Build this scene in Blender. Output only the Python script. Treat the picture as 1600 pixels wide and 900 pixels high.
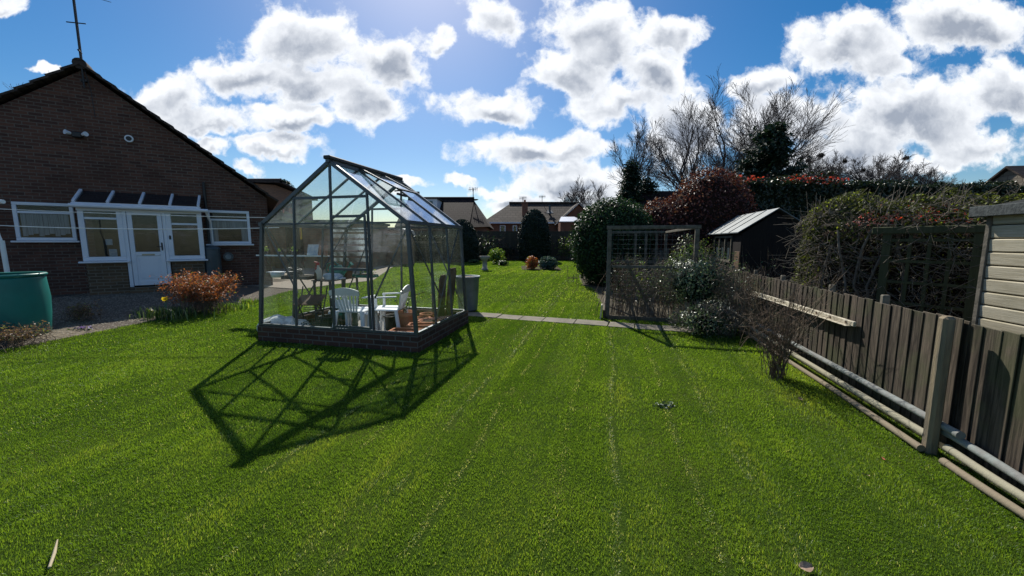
import bpy, math, random
import numpy as np
from math import sin, cos, tan, pi, radians, sqrt, atan2
from mathutils import Vector, Matrix
S = bpy.context.scene
for o in list(bpy.data.objects): bpy.data.objects.remove(o)
COL = S.collection
rng = np.random.default_rng(7); random.seed(7)
# ---------------------------------------------------------------- camera
FPX, PITCH, EYE = 600.0, 0.12, 1.5
cd = bpy.data.cameras.new('camera'); cam = bpy.data.objects.new('camera', cd); COL.objects.link(cam)
cam.location = (0, 0, EYE); cam.rotation_euler = (pi/2 - PITCH, 0, 0)
cd.sensor_width = 36; cd.lens = 36*FPX/1600; cd.clip_start = 0.05; cd.clip_end = 4000
S.camera = cam
S.view_settings.view_transform = 'Standard'; S.view_settings.look = 'None'
S.view_settings.gamma = 1.0; S.view_settings.exposure = 0.38
# ---------------------------------------------------------------- sun and sky
SUN_EL, SUN_AZ = radians(41), radians(-12.5)      # azimuth measured from +Y towards +X
sd = bpy.data.lights.new('sun', 'SUN'); sun = bpy.data.objects.new('sun', sd); COL.objects.link(sun)
sd.energy = 5.0; sd.angle = radians(0.55); sd.color = (1.0, 0.95, 0.86)
sv = Vector((sin(SUN_AZ)*cos(SUN_EL), cos(SUN_AZ)*cos(SUN_EL), sin(SUN_EL)))
sun.rotation_euler = sv.to_track_quat('Z', 'Y').to_euler(); sun.location = (0, 0, 30)
W = bpy.data.worlds.new('World'); S.world = W; W.use_nodes = True
wt = W.node_tree; wt.nodes.clear()
class NG:
    """small helper for building node graphs"""
    def __init__(s, t): s.t = t
    def n(s, ty, **k):
        nd = s.t.nodes.new(ty)
        for a, b in k.items(): setattr(nd, a, b)
        return nd
    def l(s, a, b): s.t.links.new(a, b)
    def setin(s, sock, v):
        if hasattr(v, 'is_output'): s.l(v, sock)
        else: sock.default_value = v
    def m(s, op, a, b=0.0, c=None, clamp=False):
        nd = s.n('ShaderNodeMath', operation=op); nd.use_clamp = clamp
        s.setin(nd.inputs[0], a); s.setin(nd.inputs[1], b)
        if c is not None: s.setin(nd.inputs[2], c)
        return nd.outputs[0]
    def v(s, op, a, b=None, sc=None):
        nd = s.n('ShaderNodeVectorMath', operation=op); s.setin(nd.inputs[0], a)
        if b is not None: s.setin(nd.inputs[1], b)
        if sc is not None: s.setin(nd.inputs['Scale'], sc)
        return nd.outputs['Value'] if op in ('DOT_PRODUCT', 'LENGTH') else nd.outputs[0]
    def mix(s, f, a, b, mode='MIX'):
        nd = s.n('ShaderNodeMix', data_type='RGBA', blend_type=mode)
        s.setin(nd.inputs[0], f); s.setin(nd.inputs[6], a if hasattr(a, 'is_output') else tuple(a)+(1,)*(4-len(a)))
        s.setin(nd.inputs[7], b if hasattr(b, 'is_output') else tuple(b)+(1,)*(4-len(b)))
        return nd.outputs[2]
    def noise(s, vec, scale, detail=4, rough=.55, dist=0.0):
        nd = s.n('ShaderNodeTexNoise'); s.setin(nd.inputs['Vector'], vec)
        nd.inputs['Scale'].default_value = scale; nd.inputs['Detail'].default_value = detail
        nd.inputs['Roughness'].default_value = rough; nd.inputs['Distortion'].default_value = dist
        return nd
    def mr(s, v, a, b, c=0.0, d=1.0, smooth=True):
        nd = s.n('ShaderNodeMapRange', interpolation_type='SMOOTHSTEP' if smooth else 'LINEAR')
        s.setin(nd.inputs[0], v)
        for i, q in enumerate((a, b, c, d)): s.setin(nd.inputs[1+i], q)
        return nd.outputs[0]
g = NG(wt)
sky = g.n('ShaderNodeTexSky', sky_type='NISHITA'); sky.sun_disc = False
sky.sun_elevation = SUN_EL; sky.sun_rotation = SUN_AZ; sky.air_density = 1.0; sky.dust_density = 0.5; sky.ozone_density = 3.0
SKYCOL = g.n('ShaderNodeHueSaturation'); SKYCOL.inputs['Saturation'].default_value = 1.45; SKYCOL.inputs['Value'].default_value = .74
g.l(sky.outputs[0], SKYCOL.inputs['Color'])
dirv = g.n('ShaderNodeTexCoord').outputs['Generated']
dirn = g.v('NORMALIZE', dirv)
# cloud field lives in a plane tangent to the sky dome towards the end of the garden
Fv = (0, cos(PITCH), -sin(PITCH)); Uv = (0, sin(PITCH), cos(PITCH)); Rv = (1, 0, 0)
w_ = g.m('MAXIMUM', g.v('DOT_PRODUCT', dirn, Fv), 0.08)
cu = g.m('DIVIDE', g.v('DOT_PRODUCT', dirn, Rv), w_); cv = g.m('DIVIDE', g.v('DOT_PRODUCT', dirn, Uv), w_)
cx = g.n('ShaderNodeCombineXYZ'); g.l(cu, cx.inputs[0]); g.l(cv, cx.inputs[1]); P2 = cx.outputs[0]
wn = g.noise(P2, 3.2, 5, .6)
warp = g.v('SCALE', g.v('SUBTRACT', wn.outputs['Color'], (.5, .5, .5)), sc=0.20)
wn2 = g.noise(P2, 12.0, 4, .6)
warp2 = g.v('SCALE', g.v('SUBTRACT', wn2.outputs['Color'], (.5, .5, .5)), sc=0.055)
PW = g.v('MULTIPLY', g.v('ADD', g.v('ADD', P2, warp), warp2), (1, 1, 0))
CL = [(475,62,105,62),(600,95,72,58),(395,125,85,42),(565,170,62,48),(500,130,120,45),
 (770,35,52,36),(678,72,30,24),(925,55,92,66),(1050,38,62,34),(885,112,70,42),(965,160,95,34),
 (775,168,92,30),(828,242,112,36),(905,232,60,26),(255,162,95,38),(330,195,110,28),(425,232,95,22),(455,190,75,24),(300,240,60,20),
 (10,8,48,22),(1340,75,115,55),(1500,40,130,52),(1390,112,60,20),(1200,128,66,36),(1235,190,115,52),(1400,185,170,70),
 (1575,135,90,60),(1525,238,110,40),(1060,205,95,75),(1340,245,130,44),(720,288,26,9),(775,297,52,14),(810,318,70,18),
 (640,296,40,12),(900,290,130,34),(380,268,36,14),(1010,120,60,60),(1455,262,60,22),(880,325,140,14),(60,108,30,10)]
def field(PP):
    dens = None
    for (x, y, rx, ry) in CL:
        c = ((x-800)/600, (450-y)/600, 0)
        q = g.v('MULTIPLY', g.v('SUBTRACT', PP, c), (605/rx, 605/ry, 0))
        e = g.m('SUBTRACT', 1.0, g.v('LENGTH', q))
        dens = e if dens is None else g.m('SMOOTH_MAX', dens, e, 0.25)
    return dens
dens = field(PW); dens_up = field(g.v('ADD', PW, (-.006, .034, 0)))
far = g.noise(g.v('MULTIPLY', dirn, (2.2, 2.2, 5)), 1.6, 6, .6)       # other parts of the sky, away from the view
fard = g.mr(far.outputs[0], .48, .72, -.6, .9, False)
inview = g.mr(g.m('MAXIMUM', g.m('ABSOLUTE', g.m('MULTIPLY', cu, .62)), g.m('MULTIPLY', cv, 1.0)), .88, 1.15)
dens = g.m('MULTIPLY_ADD', g.m('SUBTRACT', fard, dens), inview, dens)
# the finer structure
n1 = g.noise(g.v('ADD', P2, warp2), 7.5, 9, .62)
n2 = g.noise(g.v('ADD', g.v('ADD', P2, warp2), (-.008, .022, 0)), 7.5, 9, .62)
dd = g.m('ADD', dens, g.m('MULTIPLY', g.m('SUBTRACT', n1.outputs[0], .5), 2.3))
alpha = g.mr(dd, -.10, .34)
thick = g.m('MULTIPLY', g.mr(dens_up, .08, .66), g.mr(dd, .1, .7))
relief = g.m('MULTIPLY', g.m('SUBTRACT', n2.outputs[0], n1.outputs[0]), 1.7)
n3 = g.noise(P2, 4.0, 4, .55)
shade = g.m('ADD', g.m('MULTIPLY', thick, g.mr(n3.outputs[0], .36, .6, .5, 1.0)), relief, clamp=True)
ccol = g.mix(shade, (8.0, 8.2, 8.5), (2.9, 3.25, 3.9))
final = g.mix(g.m('MULTIPLY', alpha, .97), SKYCOL.outputs[0], ccol)
bg = g.n('ShaderNodeBackground'); g.l(final, bg.inputs[0]); bg.inputs[1].default_value = 0.10
wo = g.n('ShaderNodeOutputWorld'); g.l(bg.outputs[0], wo.inputs[0])
S.cycles.max_bounces = 8; S.cycles.transparent_max_bounces = 24
S.cycles.diffuse_bounces = 3; S.cycles.glossy_bounces = 3; S.cycles.transmission_bounces = 4
# ---------------------------------------------------------------- geometry of the view (turning a sighting into a place)
O_ = np.array([0, 0, EYE]); F_ = np.array(Fv); U_ = np.array(Uv); R_ = np.array([1., 0, 0])
def ray(px, py): return F_ + R_*(px-800)/FPX + U_*(450-py)/FPX
def gz(x, y):
    x = np.asarray(x, float); y = np.asarray(y, float)
    r = 0.02*np.clip(y-6.0, 0, 60)
    t = np.clip((-x-6.0)/3.0, 0, 1)*np.clip((y-2)/4, 0, 1); t = t*t*(3-2*t)
    return np.where(y > 40, 0.68, r) + .16*t*np.clip((22-y)/8, 0, 1)
def gnd(px, py, dz=0.0):
    z = 0.0; d = ray(px, py)
    for _ in range(12):
        p = O_ + d*((z-EYE)/d[2]); z = float(gz(p[0], p[1]))+dz
    return p
def atY(px, py, Y): d = ray(px, py); return O_ + d*(Y/d[1])
def onplane(px, py, P, n): d = ray(px, py); return O_ + d*(((P-O_)@n)/(d@n))
YAW = 0.2457
AX = np.array([sin(YAW), cos(YAW), 0]); RT = np.array([cos(YAW), -sin(YAW), 0])
# ---------------------------------------------------------------- tags
def tag(o, label=None, cat=None, group=None, kind=None):
    if label: o['label'] = label
    if cat: o['category'] = cat
    if group: o['group'] = group
    if kind: o['kind'] = kind
    return o
def thing(name, label, cat, loc=(0, 0, 0), rz=0.0, group=None):
    o = bpy.data.objects.new(name, None); COL.objects.link(o)
    o.location = tuple(map(float, loc)); o.rotation_euler = (0, 0, rz); o.empty_display_size = .2
    return tag(o, label, cat, group)
def dup(root, loc, rz, label, group=None, sc=None):
    r = root.copy(); COL.objects.link(r); r.location = tuple(map(float, loc)); r.rotation_euler = (root.rotation_euler[0], root.rotation_euler[1], rz)
    r['label'] = label
    if group: r['group'] = group
    if sc: r.scale = (sc[0], sc[1], sc[2]) if hasattr(sc, '__len__') else (sc, sc, sc)
    for ch in list(root.children):
        c = ch.copy(); COL.objects.link(c); c.parent = r
        for k in ch.children:
            d = k.copy(); COL.objects.link(d); d.parent = c
    return r
# ---------------------------------------------------------------- mesh builder
def link(name, me, mats, parent=None, smooth=False):
    if not isinstance(mats, (list, tuple)): mats = [mats]
    for m in mats: me.materials.append(m)
    if smooth: me.polygons.foreach_set('use_smooth', [True]*len(me.polygons))
    o = bpy.data.objects.new(name, me); COL.objects.link(o)
    if parent: o.parent = parent
    return o
class MB:
    def __init__(s): s.v = []; s.f = []; s.mi = []; s.sm = []
    def add(s, vs, fs, m=0, sm=False):
        b = len(s.v); s.v += [tuple(map(float, q)) for q in vs]
        for f in fs: s.f.append(tuple(i+b for i in f)); s.mi.append(m); s.sm.append(sm)
        return s
    def box(s, x0, x1, y0, y1, z0, z1, m=0, bev=0.0):
        if x0 > x1: x0, x1 = x1, x0
        if y0 > y1: y0, y1 = y1, y0
        if z0 > z1: z0, z1 = z1, z0
        return s.obox(((x0+x1)/2, (y0+y1)/2, (z0+z1)/2), (x1-x0, 0, 0), (0, y1-y0, 0), (0, 0, z1-z0), m, bev)
    def obox(s, c, ax, ay, az, m=0, bev=0.0):
        c, ax, ay, az = (np.array(q, float) for q in (c, ax, ay, az))
        la, lb, lc = (np.linalg.norm(q) for q in (ax, ay, az))
        b = min(bev, la*.45, lb*.45, lc*.45)
        if b <= 0:
            vs = [c+ax*i+ay*j+az*k for k in (-.5, .5) for j in (-.5, .5) for i in (-.5, .5)]
            return s.add(vs, [(0, 2, 3, 1), (4, 5, 7, 6), (0, 1, 5, 4), (2, 6, 7, 3), (0, 4, 6, 2), (1, 3, 7, 5)], m)
        ua, ub, uc = ax/la, ay/lb, az/lc; ha, hb, hc = la/2, lb/2, lc/2
        vs = []; idx = {}
        for i in (-1, 1):
            for j in (-1, 1):
                for k in (-1, 1):
                    for w, (p, q, r) in enumerate(((ha, hb-b, hc-b), (ha-b, hb, hc-b), (ha-b, hb-b, hc))):
                        idx[(i, j, k, w)] = len(vs); vs.append(c+ua*i*p+ub*j*q+uc*k*r)
        fs = []
        for w, perm in enumerate(((0, 1, 2), (1, 2, 0), (2, 0, 1))):
            for sg in (-1, 1):
                q = []
                for (p2, p3) in ((-1, -1), (1, -1), (1, 1), (-1, 1)):
                    a = [0, 0, 0]; a[perm[0]] = sg; a[perm[1]] = p2; a[perm[2]] = p3; q.append(idx[(a[0], a[1], a[2], w)])
                fs.append(tuple(q if sg > 0 else q[::-1]))
        for w1, w2, w3 in ((0, 1, 2), (1, 2, 0), (2, 0, 1)):
            for a in (-1, 1):
                for b_ in (-1, 1):
                    e = []
                    for c_ in (-1, 1):
                        t = [0, 0, 0]; t[w1] = a; t[w2] = b_; t[w3] = c_; e.append(tuple(t))
                    fs.append((idx[e[0]+(w1,)], idx[e[1]+(w1,)], idx[e[1]+(w2,)], idx[e[0]+(w2,)]))
        for i in (-1, 1):
            for j in (-1, 1):
                for k in (-1, 1): fs.append((idx[(i, j, k, 0)], idx[(i, j, k, 1)], idx[(i, j, k, 2)]))
        return s.add(vs, fs, m)
    def beam(s, p, q, w, h, up=(0, 0, 1), m=0, bev=0.0):
        p, q, up = np.array(p, float), np.array(q, float), np.array(up, float)
        d = q-p; L = np.linalg.norm(d); u = d/L
        a = np.cross(u, up); a /= np.linalg.norm(a); b = np.cross(a, u)
        return s.obox((p+q)/2, d, a*w, b*h, m, bev)
    def tube(s, pts, r, n=8, m=0, cap=True):
        pts = [np.array(p, float) for p in pts]; k = len(pts)
        rs = r if hasattr(r, '__len__') else [r]*k
        vs = []; prev = None
        for i in range(k):
            d = pts[min(i+1, k-1)]-pts[max(i-1, 0)]; d = d/(np.linalg.norm(d)+1e-12)
            if prev is None:
                a = np.cross(d, (0, 0, 1) if abs(d[2]) < .9 else (1, 0, 0))
            else: a = prev - d*(prev@d)
            a /= np.linalg.norm(a); prev = a; b = np.cross(d, a)
            for j in range(n):
                t = 2*pi*j/n; vs.append(pts[i]+(a*cos(t)+b*sin(t))*rs[i])
        fs = [(i*n+j, i*n+(j+1) % n, (i+1)*n+(j+1) % n, (i+1)*n+j) for i in range(k-1) for j in range(n)]
        s.add(vs, fs, m, n > 4)
        if cap: s.add([vs[j] for j in range(n)], [tuple(range(n))[::-1]], m); s.add(vs[-n:], [tuple(range(n))], m)
        return s
    def lathe(s, prof, c=(0, 0, 0), n=24, m=0, sx=1.0, sy=1.0):
        vs = [(c[0]+r*cos(2*pi*j/n)*sx, c[1]+r*sin(2*pi*j/n)*sy, c[2]+z) for (r, z) in prof for j in range(n)]
        fs = [(i*n+j, i*n+(j+1) % n, (i+1)*n+(j+1) % n, (i+1)*n+j) for i in range(len(prof)-1) for j in range(n)]
        return s.add(vs, fs, m, True)
    def poly(s, pts, m=0): return s.add(pts, [tuple(range(len(pts)))], m)
    def prism(s, pts, ext, m=0):
        pts = [np.array(p, float) for p in pts]; e = np.array(ext, float); n = len(pts)
        return s.add(pts+[p+e for p in pts], [tuple(range(n))[::-1], tuple(range(n, 2*n))]+[(i, (i+1) % n, n+(i+1) % n, n+i) for i in range(n)], m)
    def build(s, name, mats, parent=None, fix=True):
        me = bpy.data.meshes.new(name); me.from_pydata(s.v, [], s.f)
        me.polygons.foreach_set('material_index', s.mi); me.polygons.foreach_set('use_smooth', s.sm)
        if fix:
            import bmesh
            bm = bmesh.new(); bm.from_mesh(me); bmesh.ops.recalc_face_normals(bm, faces=bm.faces); bm.to_mesh(me); bm.free()
        me.update(); return link(name, me, mats, parent)
def npmesh(name, verts, nper, faces_per, mat, parent=None, rnd=None, smooth=False):
    """many equal pieces: verts (N, nper, 3); faces_per list of index tuples in a piece"""
    N = len(verts); me = bpy.data.meshes.new(name)
    V = verts.reshape(-1, 3).astype(np.float32)
    me.vertices.add(len(V)); me.vertices.foreach_set('co', V.ravel())
    loops = []; sizes = []
    for f in faces_per: loops += list(f); sizes.append(len(f))
    L = (np.arange(N)[:, None]*nper + np.array(loops)[None, :]).ravel().astype(np.int32)
    sz = np.tile(np.array(sizes, np.int32), N)
    me.loops.add(len(L)); me.loops.foreach_set('vertex_index', L)
    me.polygons.add(len(sz)); st = np.concatenate([[0], np.cumsum(sz)[:-1]]).astype(np.int32)
    me.polygons.foreach_set('loop_start', st); me.update(calc_edges=True)
    if rnd is not None:
        a = me.attributes.new('rnd', 'FLOAT', 'POINT'); a.data.foreach_set('value', np.repeat(rnd.astype(np.float32), nper))
    return link(name, me, mat, parent, smooth)
def vnoise(x, y, seed=0):
    r = np.random.default_rng(seed); T = r.random((256, 256))
    xi = np.floor(x).astype(int); yi = np.floor(y).astype(int); fx = x-xi; fy = y-yi
    fx = fx*fx*(3-2*fx); fy = fy*fy*(3-2*fy); xi &= 255; yi &= 255; x1 = (xi+1) & 255; y1 = (yi+1) & 255
    return (T[xi, yi]*(1-fx)+T[x1, yi]*fx)*(1-fy)+(T[xi, y1]*(1-fx)+T[x1, y1]*fx)*fy
# ---------------------------------------------------------------- materials
M = {}
def mat(name, col, rough=.7, col2=None, scale=6.0, amt=.5, bump=0.0, bscale=40.0, metal=0.0, stretch=(1, 1, 1), trans=0.0, spec=.5, detail=5, coords='Object', sub=None):
    m = bpy.data.materials.new(name); m.use_nodes = True; t = m.node_tree; n = NG(t)
    b = t.nodes['Principled BSDF']; b.inputs['Roughness'].default_value = rough; b.inputs['Metallic'].default_value = metal
    b.inputs['Specular IOR Level'].default_value = spec if rough < .8 else .12
    tc = n.n('ShaderNodeTexCoord').outputs[coords]; vec = n.v('MULTIPLY', tc, stretch)
    if col2 is None: col2 = tuple(c*.6 for c in col)
    ns = n.noise(vec, scale, detail, .6)
    c = n.mix(n.m('MULTIPLY', n.mr(ns.outputs[0], .35, .68), amt), col, col2)
    n.l(c, b.inputs['Base Color'])
    if bump > 0:
        nb = n.noise(vec, bscale, 4, .6); bp = n.n('ShaderNodeBump'); bp.inputs['Strength'].default_value = bump; bp.inputs['Distance'].default_value = .02
        n.l(nb.outputs[0], bp.inputs['Height']); n.l(bp.outputs[0], b.inputs['Normal'])
    M[name] = m; return m
def leafmat(name, a, b_, c=None, rough=.45, trans=.35, spec=.5, cpos=.85):
    """per-leaf colour from the 'rnd' attribute, some light passing through"""
    m = bpy.data.materials.new(name); m.use_nodes = True; t = m.node_tree; n = NG(t); b = t.nodes['Principled BSDF']; out = t.nodes['Material Output']
    at = n.n('ShaderNodeAttribute', attribute_name='rnd').outputs['Fac']
    rp = n.n('ShaderNodeValToRGB'); rp.color_ramp.elements[0].color = tuple(a)+(1,); rp.color_ramp.elements[1].color = tuple(b_)+(1,)
    rp.color_ramp.elements[1].position = .8
    if c: e = rp.color_ramp.elements.new(cpos+.05); e.color = tuple(c)+(1,); rp.color_ramp.elements[1].position = cpos
    n.l(at, rp.inputs[0]); n.l(rp.outputs[0], b.inputs['Base Color']); b.inputs['Roughness'].default_value = rough; b.inputs['Specular IOR Level'].default_value = spec
    tr = n.n('ShaderNodeBsdfTranslucent'); n.l(n.mix(1.0, rp.outputs[0], (1.35, 1.35, .7), 'MULTIPLY'), tr.inputs[0])
    mx = n.n('ShaderNodeMixShader'); mx.inputs[0].default_value = trans; n.l(b.outputs[0], mx.inputs[1]); n.l(tr.outputs[0], mx.inputs[2]); n.l(mx.outputs[0], out.inputs[0])
    M[name] = m; return m
def brickmat(name, c1, c2, mort, sc=1.0, bw=.225, bh=.075, ms=.010, rough=.85, horiz=None, dirt=.5, offs=.5):
    m = bpy.data.materials.new(name); m.use_nodes = True; t = m.node_tree; n = NG(t); b = t.nodes['Principled BSDF']; b.inputs['Roughness'].default_value = rough; b.inputs['Specular IOR Level'].default_value = .12
    o = n.n('ShaderNodeTexCoord').outputs['Object']; sp = n.n('ShaderNodeSeparateXYZ'); n.l(o, sp.inputs[0])
    cb = n.n('ShaderNodeCombineXYZ')
    if horiz == 'roof': n.l(sp.outputs[1], cb.inputs[0]); n.l(sp.outputs[2], cb.inputs[1])
    elif horiz == 'roofx': n.l(sp.outputs[0], cb.inputs[0]); n.l(sp.outputs[2], cb.inputs[1])
    else: n.l(n.m('ADD', sp.outputs[0], sp.outputs[1]), cb.inputs[0]); n.l(sp.outputs[2], cb.inputs[1])
    wob = n.noise(o, 3.0, 3); vec = n.v('ADD', cb.outputs[0], n.v('SCALE', n.v('SUBTRACT', wob.outputs['Color'], (.5, .5, .5)), sc=.006))
    br = n.n('ShaderNodeTexBrick'); n.l(vec, br.inputs['Vector']); br.offset = offs
    br.inputs['Color1'].default_value = tuple(c1)+(1,); br.inputs['Color2'].default_value = tuple(c2)+(1,); br.inputs['Mortar'].default_value = tuple(mort)+(1,)
    br.inputs['Scale'].default_value = 1/sc; br.inputs['Mortar Size'].default_value = ms; br.inputs['Brick Width'].default_value = bw; br.inputs['Row Height'].default_value = bh
    br.inputs['Mortar Smooth'].default_value = .2; br.inputs['Bias'].default_value = -.1
    ns = n.noise(o, 1.1, 6, .65); ns2 = n.noise(o, 30, 3, .6)
    c = n.mix(n.m('MULTIPLY', n.mr(ns.outputs[0], .4, .7), dirt), br.outputs[0], tuple(q*.45 for q in c1))
    c = n.mix(n.m('MULTIPLY', ns2.outputs[0], .5), c, tuple(q*.7 for q in c2)); n.l(c, b.inputs['Base Color'])
    bp = n.n('ShaderNodeBump'); bp.inputs['Strength'].default_value = .6; bp.inputs['Distance'].default_value = .01
    n.l(n.m('ADD', n.m('MULTIPLY', br.outputs['Fac'], -1.0), n.m('MULTIPLY', ns2.outputs[0], .4)), bp.inputs['Height']); n.l(bp.outputs[0], b.inputs['Normal'])
    M[name] = m; return m
def woodmat(name, c1, c2, rough=.8, board=.12, axis='x', green=0.0, gap=True, island=False):
    """grained wood; boards of their own tone along the given axis"""
    m = bpy.data.materials.new(name); m.use_nodes = True; t = m.node_tree; n = NG(t); b = t.nodes['Principled BSDF']; b.inputs['Roughness'].default_value = rough; b.inputs['Specular IOR Level'].default_value = .15
    o = n.n('ShaderNodeTexCoord').outputs['Object']; sp = n.n('ShaderNodeSeparateXYZ'); n.l(o, sp.inputs[0])
    along = {'x': 0, 'y': 1, 'z': 2}[axis]
    wn = n.n('ShaderNodeTexWhiteNoise', noise_dimensions='1D'); n.l(n.m('FLOOR', n.m('DIVIDE', sp.outputs[along], board)), wn.inputs['W'])
    st = (22, 22, 1.5) if axis != 'z' else (1.5, 1.5, 30)
    if island: wn = n.n('ShaderNodeNewGeometry')
    wout = wn.outputs['Random Per Island'] if island else wn.outputs[0]
    gr = n.noise(n.v('MULTIPLY', o, st), 2.5, 6, .65, .4); big = n.noise(o, 2.2, 4, .6)
    f = n.m('ADD', n.m('MULTIPLY', wout, .40 if island else .5), n.m('MULTIPLY', n.mr(gr.outputs[0], .38, .66), .6))
    c = n.mix(f, c1, c2)
    if green: c = n.mix(n.m('MULTIPLY', n.mr(big.outputs[0], .45, .65), green), c, (.06, .075, .03))
    n.l(c, b.inputs['Base Color'])
    bp = n.n('ShaderNodeBump'); bp.inputs['Strength'].default_value = .5; bp.inputs['Distance'].default_value = .006
    n.l(gr.outputs[0], bp.inputs['Height']); n.l(bp.outputs[0], b.inputs['Normal'])
    M[name] = m; return m
def glassmat(name, tint=(.955, .975, .965), dirt=.10, refl=1.0, dcol=(.55, .62, .55), dscale=3.0):
    m = bpy.data.materials.new(name); m.use_nodes = True; t = m.node_tree; n = NG(t); out = t.nodes['Material Output']; t.nodes.remove(t.nodes['Principled BSDF'])
    o = n.n('ShaderNodeTexCoord').outputs['Object']
    tr = n.n('ShaderNodeBsdfTransparent'); tr.inputs[0].default_value = tuple(tint)+(1,)
    gl = n.n('ShaderNodeBsdfGlossy'); gl.inputs['Roughness'].default_value = .03; gl.inputs[0].default_value = (.95, .97, 1, 1)
    lw = n.n('ShaderNodeLayerWeight'); lw.inputs[0].default_value = .5; frv = n.m('MULTIPLY_ADD', n.m('POWER', lw.outputs['Facing'], 4.5), .9, .035)
    m1 = n.n('ShaderNodeMixShader'); n.l(n.m('MULTIPLY', frv, refl*.6, clamp=True), m1.inputs[0]); n.l(tr.outputs[0], m1.inputs[1]); n.l(gl.outputs[0], m1.inputs[2])
    df = n.n('ShaderNodeBsdfDiffuse'); df.inputs[0].default_value = tuple(dcol)+(1,); tl = n.n('ShaderNodeBsdfTranslucent'); tl.inputs[0].default_value = tuple(dcol)+(1,)
    md = n.n('ShaderNodeMixShader'); md.inputs[0].default_value = .6; n.l(df.outputs[0], md.inputs[1]); n.l(tl.outputs[0], md.inputs[2])
    ns = n.noise(n.v('MULTIPLY', o, (1, 1, .5)), dscale, 6, .7); ns2 = n.noise(n.v('MULTIPLY', o, (12, 12, 1)), 2, 4, .6)
    d = n.m('MULTIPLY', n.m('ADD', n.mr(ns.outputs[0], .35, .75), n.mr(ns2.outputs[0], .5, .8, 0, .5)), dirt, clamp=True)
    m2 = n.n('ShaderNodeMixShader'); n.l(d, m2.inputs[0]); n.l(m1.outputs[0], m2.inputs[1]); n.l(md.outputs[0], m2.inputs[2]); n.l(m2.outputs[0], out.inputs[0])
    M[name] = m; return m
mat('white_plastic', (.74, .76, .78), .35, (.6, .62, .62), 3, .5, spec=.5)
mat('upvc', (.66, .69, .76), .4, (.56, .59, .66), 2, .5)
mat('pane_dark', (.012, .016, .02), .06, (.02, .025, .03), 2, .5, spec=.9)
mat('curtain', (.32, .33, .34), .9, (.16, .17, .18), 9, .9, stretch=(6, 1, .2))
mat('room_dark', (.010, .010, .008), .9, (.085, .055, .03), 2.6, 1.0)  # unlit interiors put into the colour as a dark brown mottle
mat('black_plastic', (.015, .015, .017), .5)
mat('dark_metal', (.03, .03, .032), .5, metal=.3)
mat('aluminium', (.105, .115, .125), .42, (.07, .08, .085), 20, .6, metal=.55)
mat('galvanised', (.17, .21, .24), .5, (.11, .14, .16), 5, .7, metal=.4)
mat('butt_green', (.012, .17, .15), .4, (.01, .11, .10), 3, .6, spec=.4)
mat('butt_dark', (.035, .055, .07), .4)
mat('path_earth', (.22, .185, .135), .95, (.07, .058, .042), 14, .9, .9, 50)
mat('terracotta', (.42, .17, .09), .85, (.3, .13, .08), 8, .7, .2)
mat('soil', (.035, .025, .016), 1, (.07, .055, .035), 9, .8, .8, 60)
mat('gravel_col', (.15, .125, .10), .95, (.06, .05, .042), 60, .9, 1.0, 90, detail=3)
mat('flag_stone', (.23, .205, .165), .9, (.15, .14, .11), 3.5, .85, .4, 40)
mat('concrete', (.33, .31, .28), .9, (.2, .19, .17), 5, .7, .3)
mat('drive', (.27, .23, .19), .95, (.3, .26, .22), 8, .6, .3)
mat('felt', (.02, .022, .022), .9, (.04, .045, .04), 12, .7, .4)
mat('shed_roof', (.13, .16, .17), .55, (.07, .09, .09), 4, .8, .2)
mat('weathered_beam', (.15, .135, .11), .85, (.07, .065, .05), 12, .8, .3, stretch=(1, 1, 1))
mat('pale_post', (.27, .215, .14), .85, (.15, .13, .10), 5, .9, .4, 30, stretch=(6, 6, .6))
mat('pipe_grey', (.19, .19, .18), .85, (.24, .27, .26), 14, .8, .2)
mat('pipe_cream', (.29, .27, .20), .85, (.30, .28, .2), 14, .8, .2)
mat('pipe_beige', (.22, .185, .13), .9, (.22, .18, .13), 14, .8, .2)
mat('plank_pale', (.52, .47, .36), .7, (.28, .24, .16), 14, .7, .3)
mat('bark', (.06, .05, .042), .95, (.03, .025, .02), 12, .7)
mat('bark_far', (.085, .075, .075), .95, (.055, .05, .05), 3, .5)
mat('twig', (.22, .165, .12), .9, (.07, .05, .04), 20, .8)
mat('twig_grey', (.22, .19, .15), .9, (.10, .085, .07), 20, .8)
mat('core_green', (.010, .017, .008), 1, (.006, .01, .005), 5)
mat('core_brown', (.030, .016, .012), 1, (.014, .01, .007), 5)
mat('straw', (.5, .42, .28), .8)
mat('yellow', (.75, .42, .01), .6)
mat('wire', (.85, .85, .85), .5)
mat('barge', (.45, .46, .48), .6)
mat('red_cap', (.45, .04, .03), .5)
mat('bottle_white', (.62, .56, .45), .5)
mat('can_green', (.01, .16, .11), .4)
mat('crate_green', (.012, .05, .03), .6)
mat('brown_board', (.13, .085, .055), .8, (.08, .05, .035), 8)
mat('fleece', (.72, .74, .72), .9, (.35, .36, .36), 10, .8, .5, 25)
mat('car_paint', (.35, .38, .42), .3, metal=.5)
mat('card_white', (.6, .62, .62), .8, (.25, .35, .5), 14, .8)
mat('card_brown', (.35, .13, .08), .8, (.5, .3, .2), 20, .8)
leafmat('ivy', (.010, .026, .009), (.028, .07, .02), (.05, .10, .035), rough=.55, trans=.2, spec=.3, cpos=.86)
leafmat('yew', (.006, .012, .006), (.014, .028, .012), rough=.6, trans=.1)
leafmat('hedge_dark', (.008, .016, .007), (.022, .042, .016), rough=.4, trans=.2)
leafmat('conifer', (.006, .018, .009), (.016, .04, .018), rough=.6, trans=.15)
leafmat('beech', (.04, .012, .012), (.11, .033, .03), (.22, .11, .08), rough=.5, trans=.3, spec=.3, cpos=.84)
leafmat('photinia_red', (.16, .03, .02), (.50, .05, .035), rough=.4, trans=.4)
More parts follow.
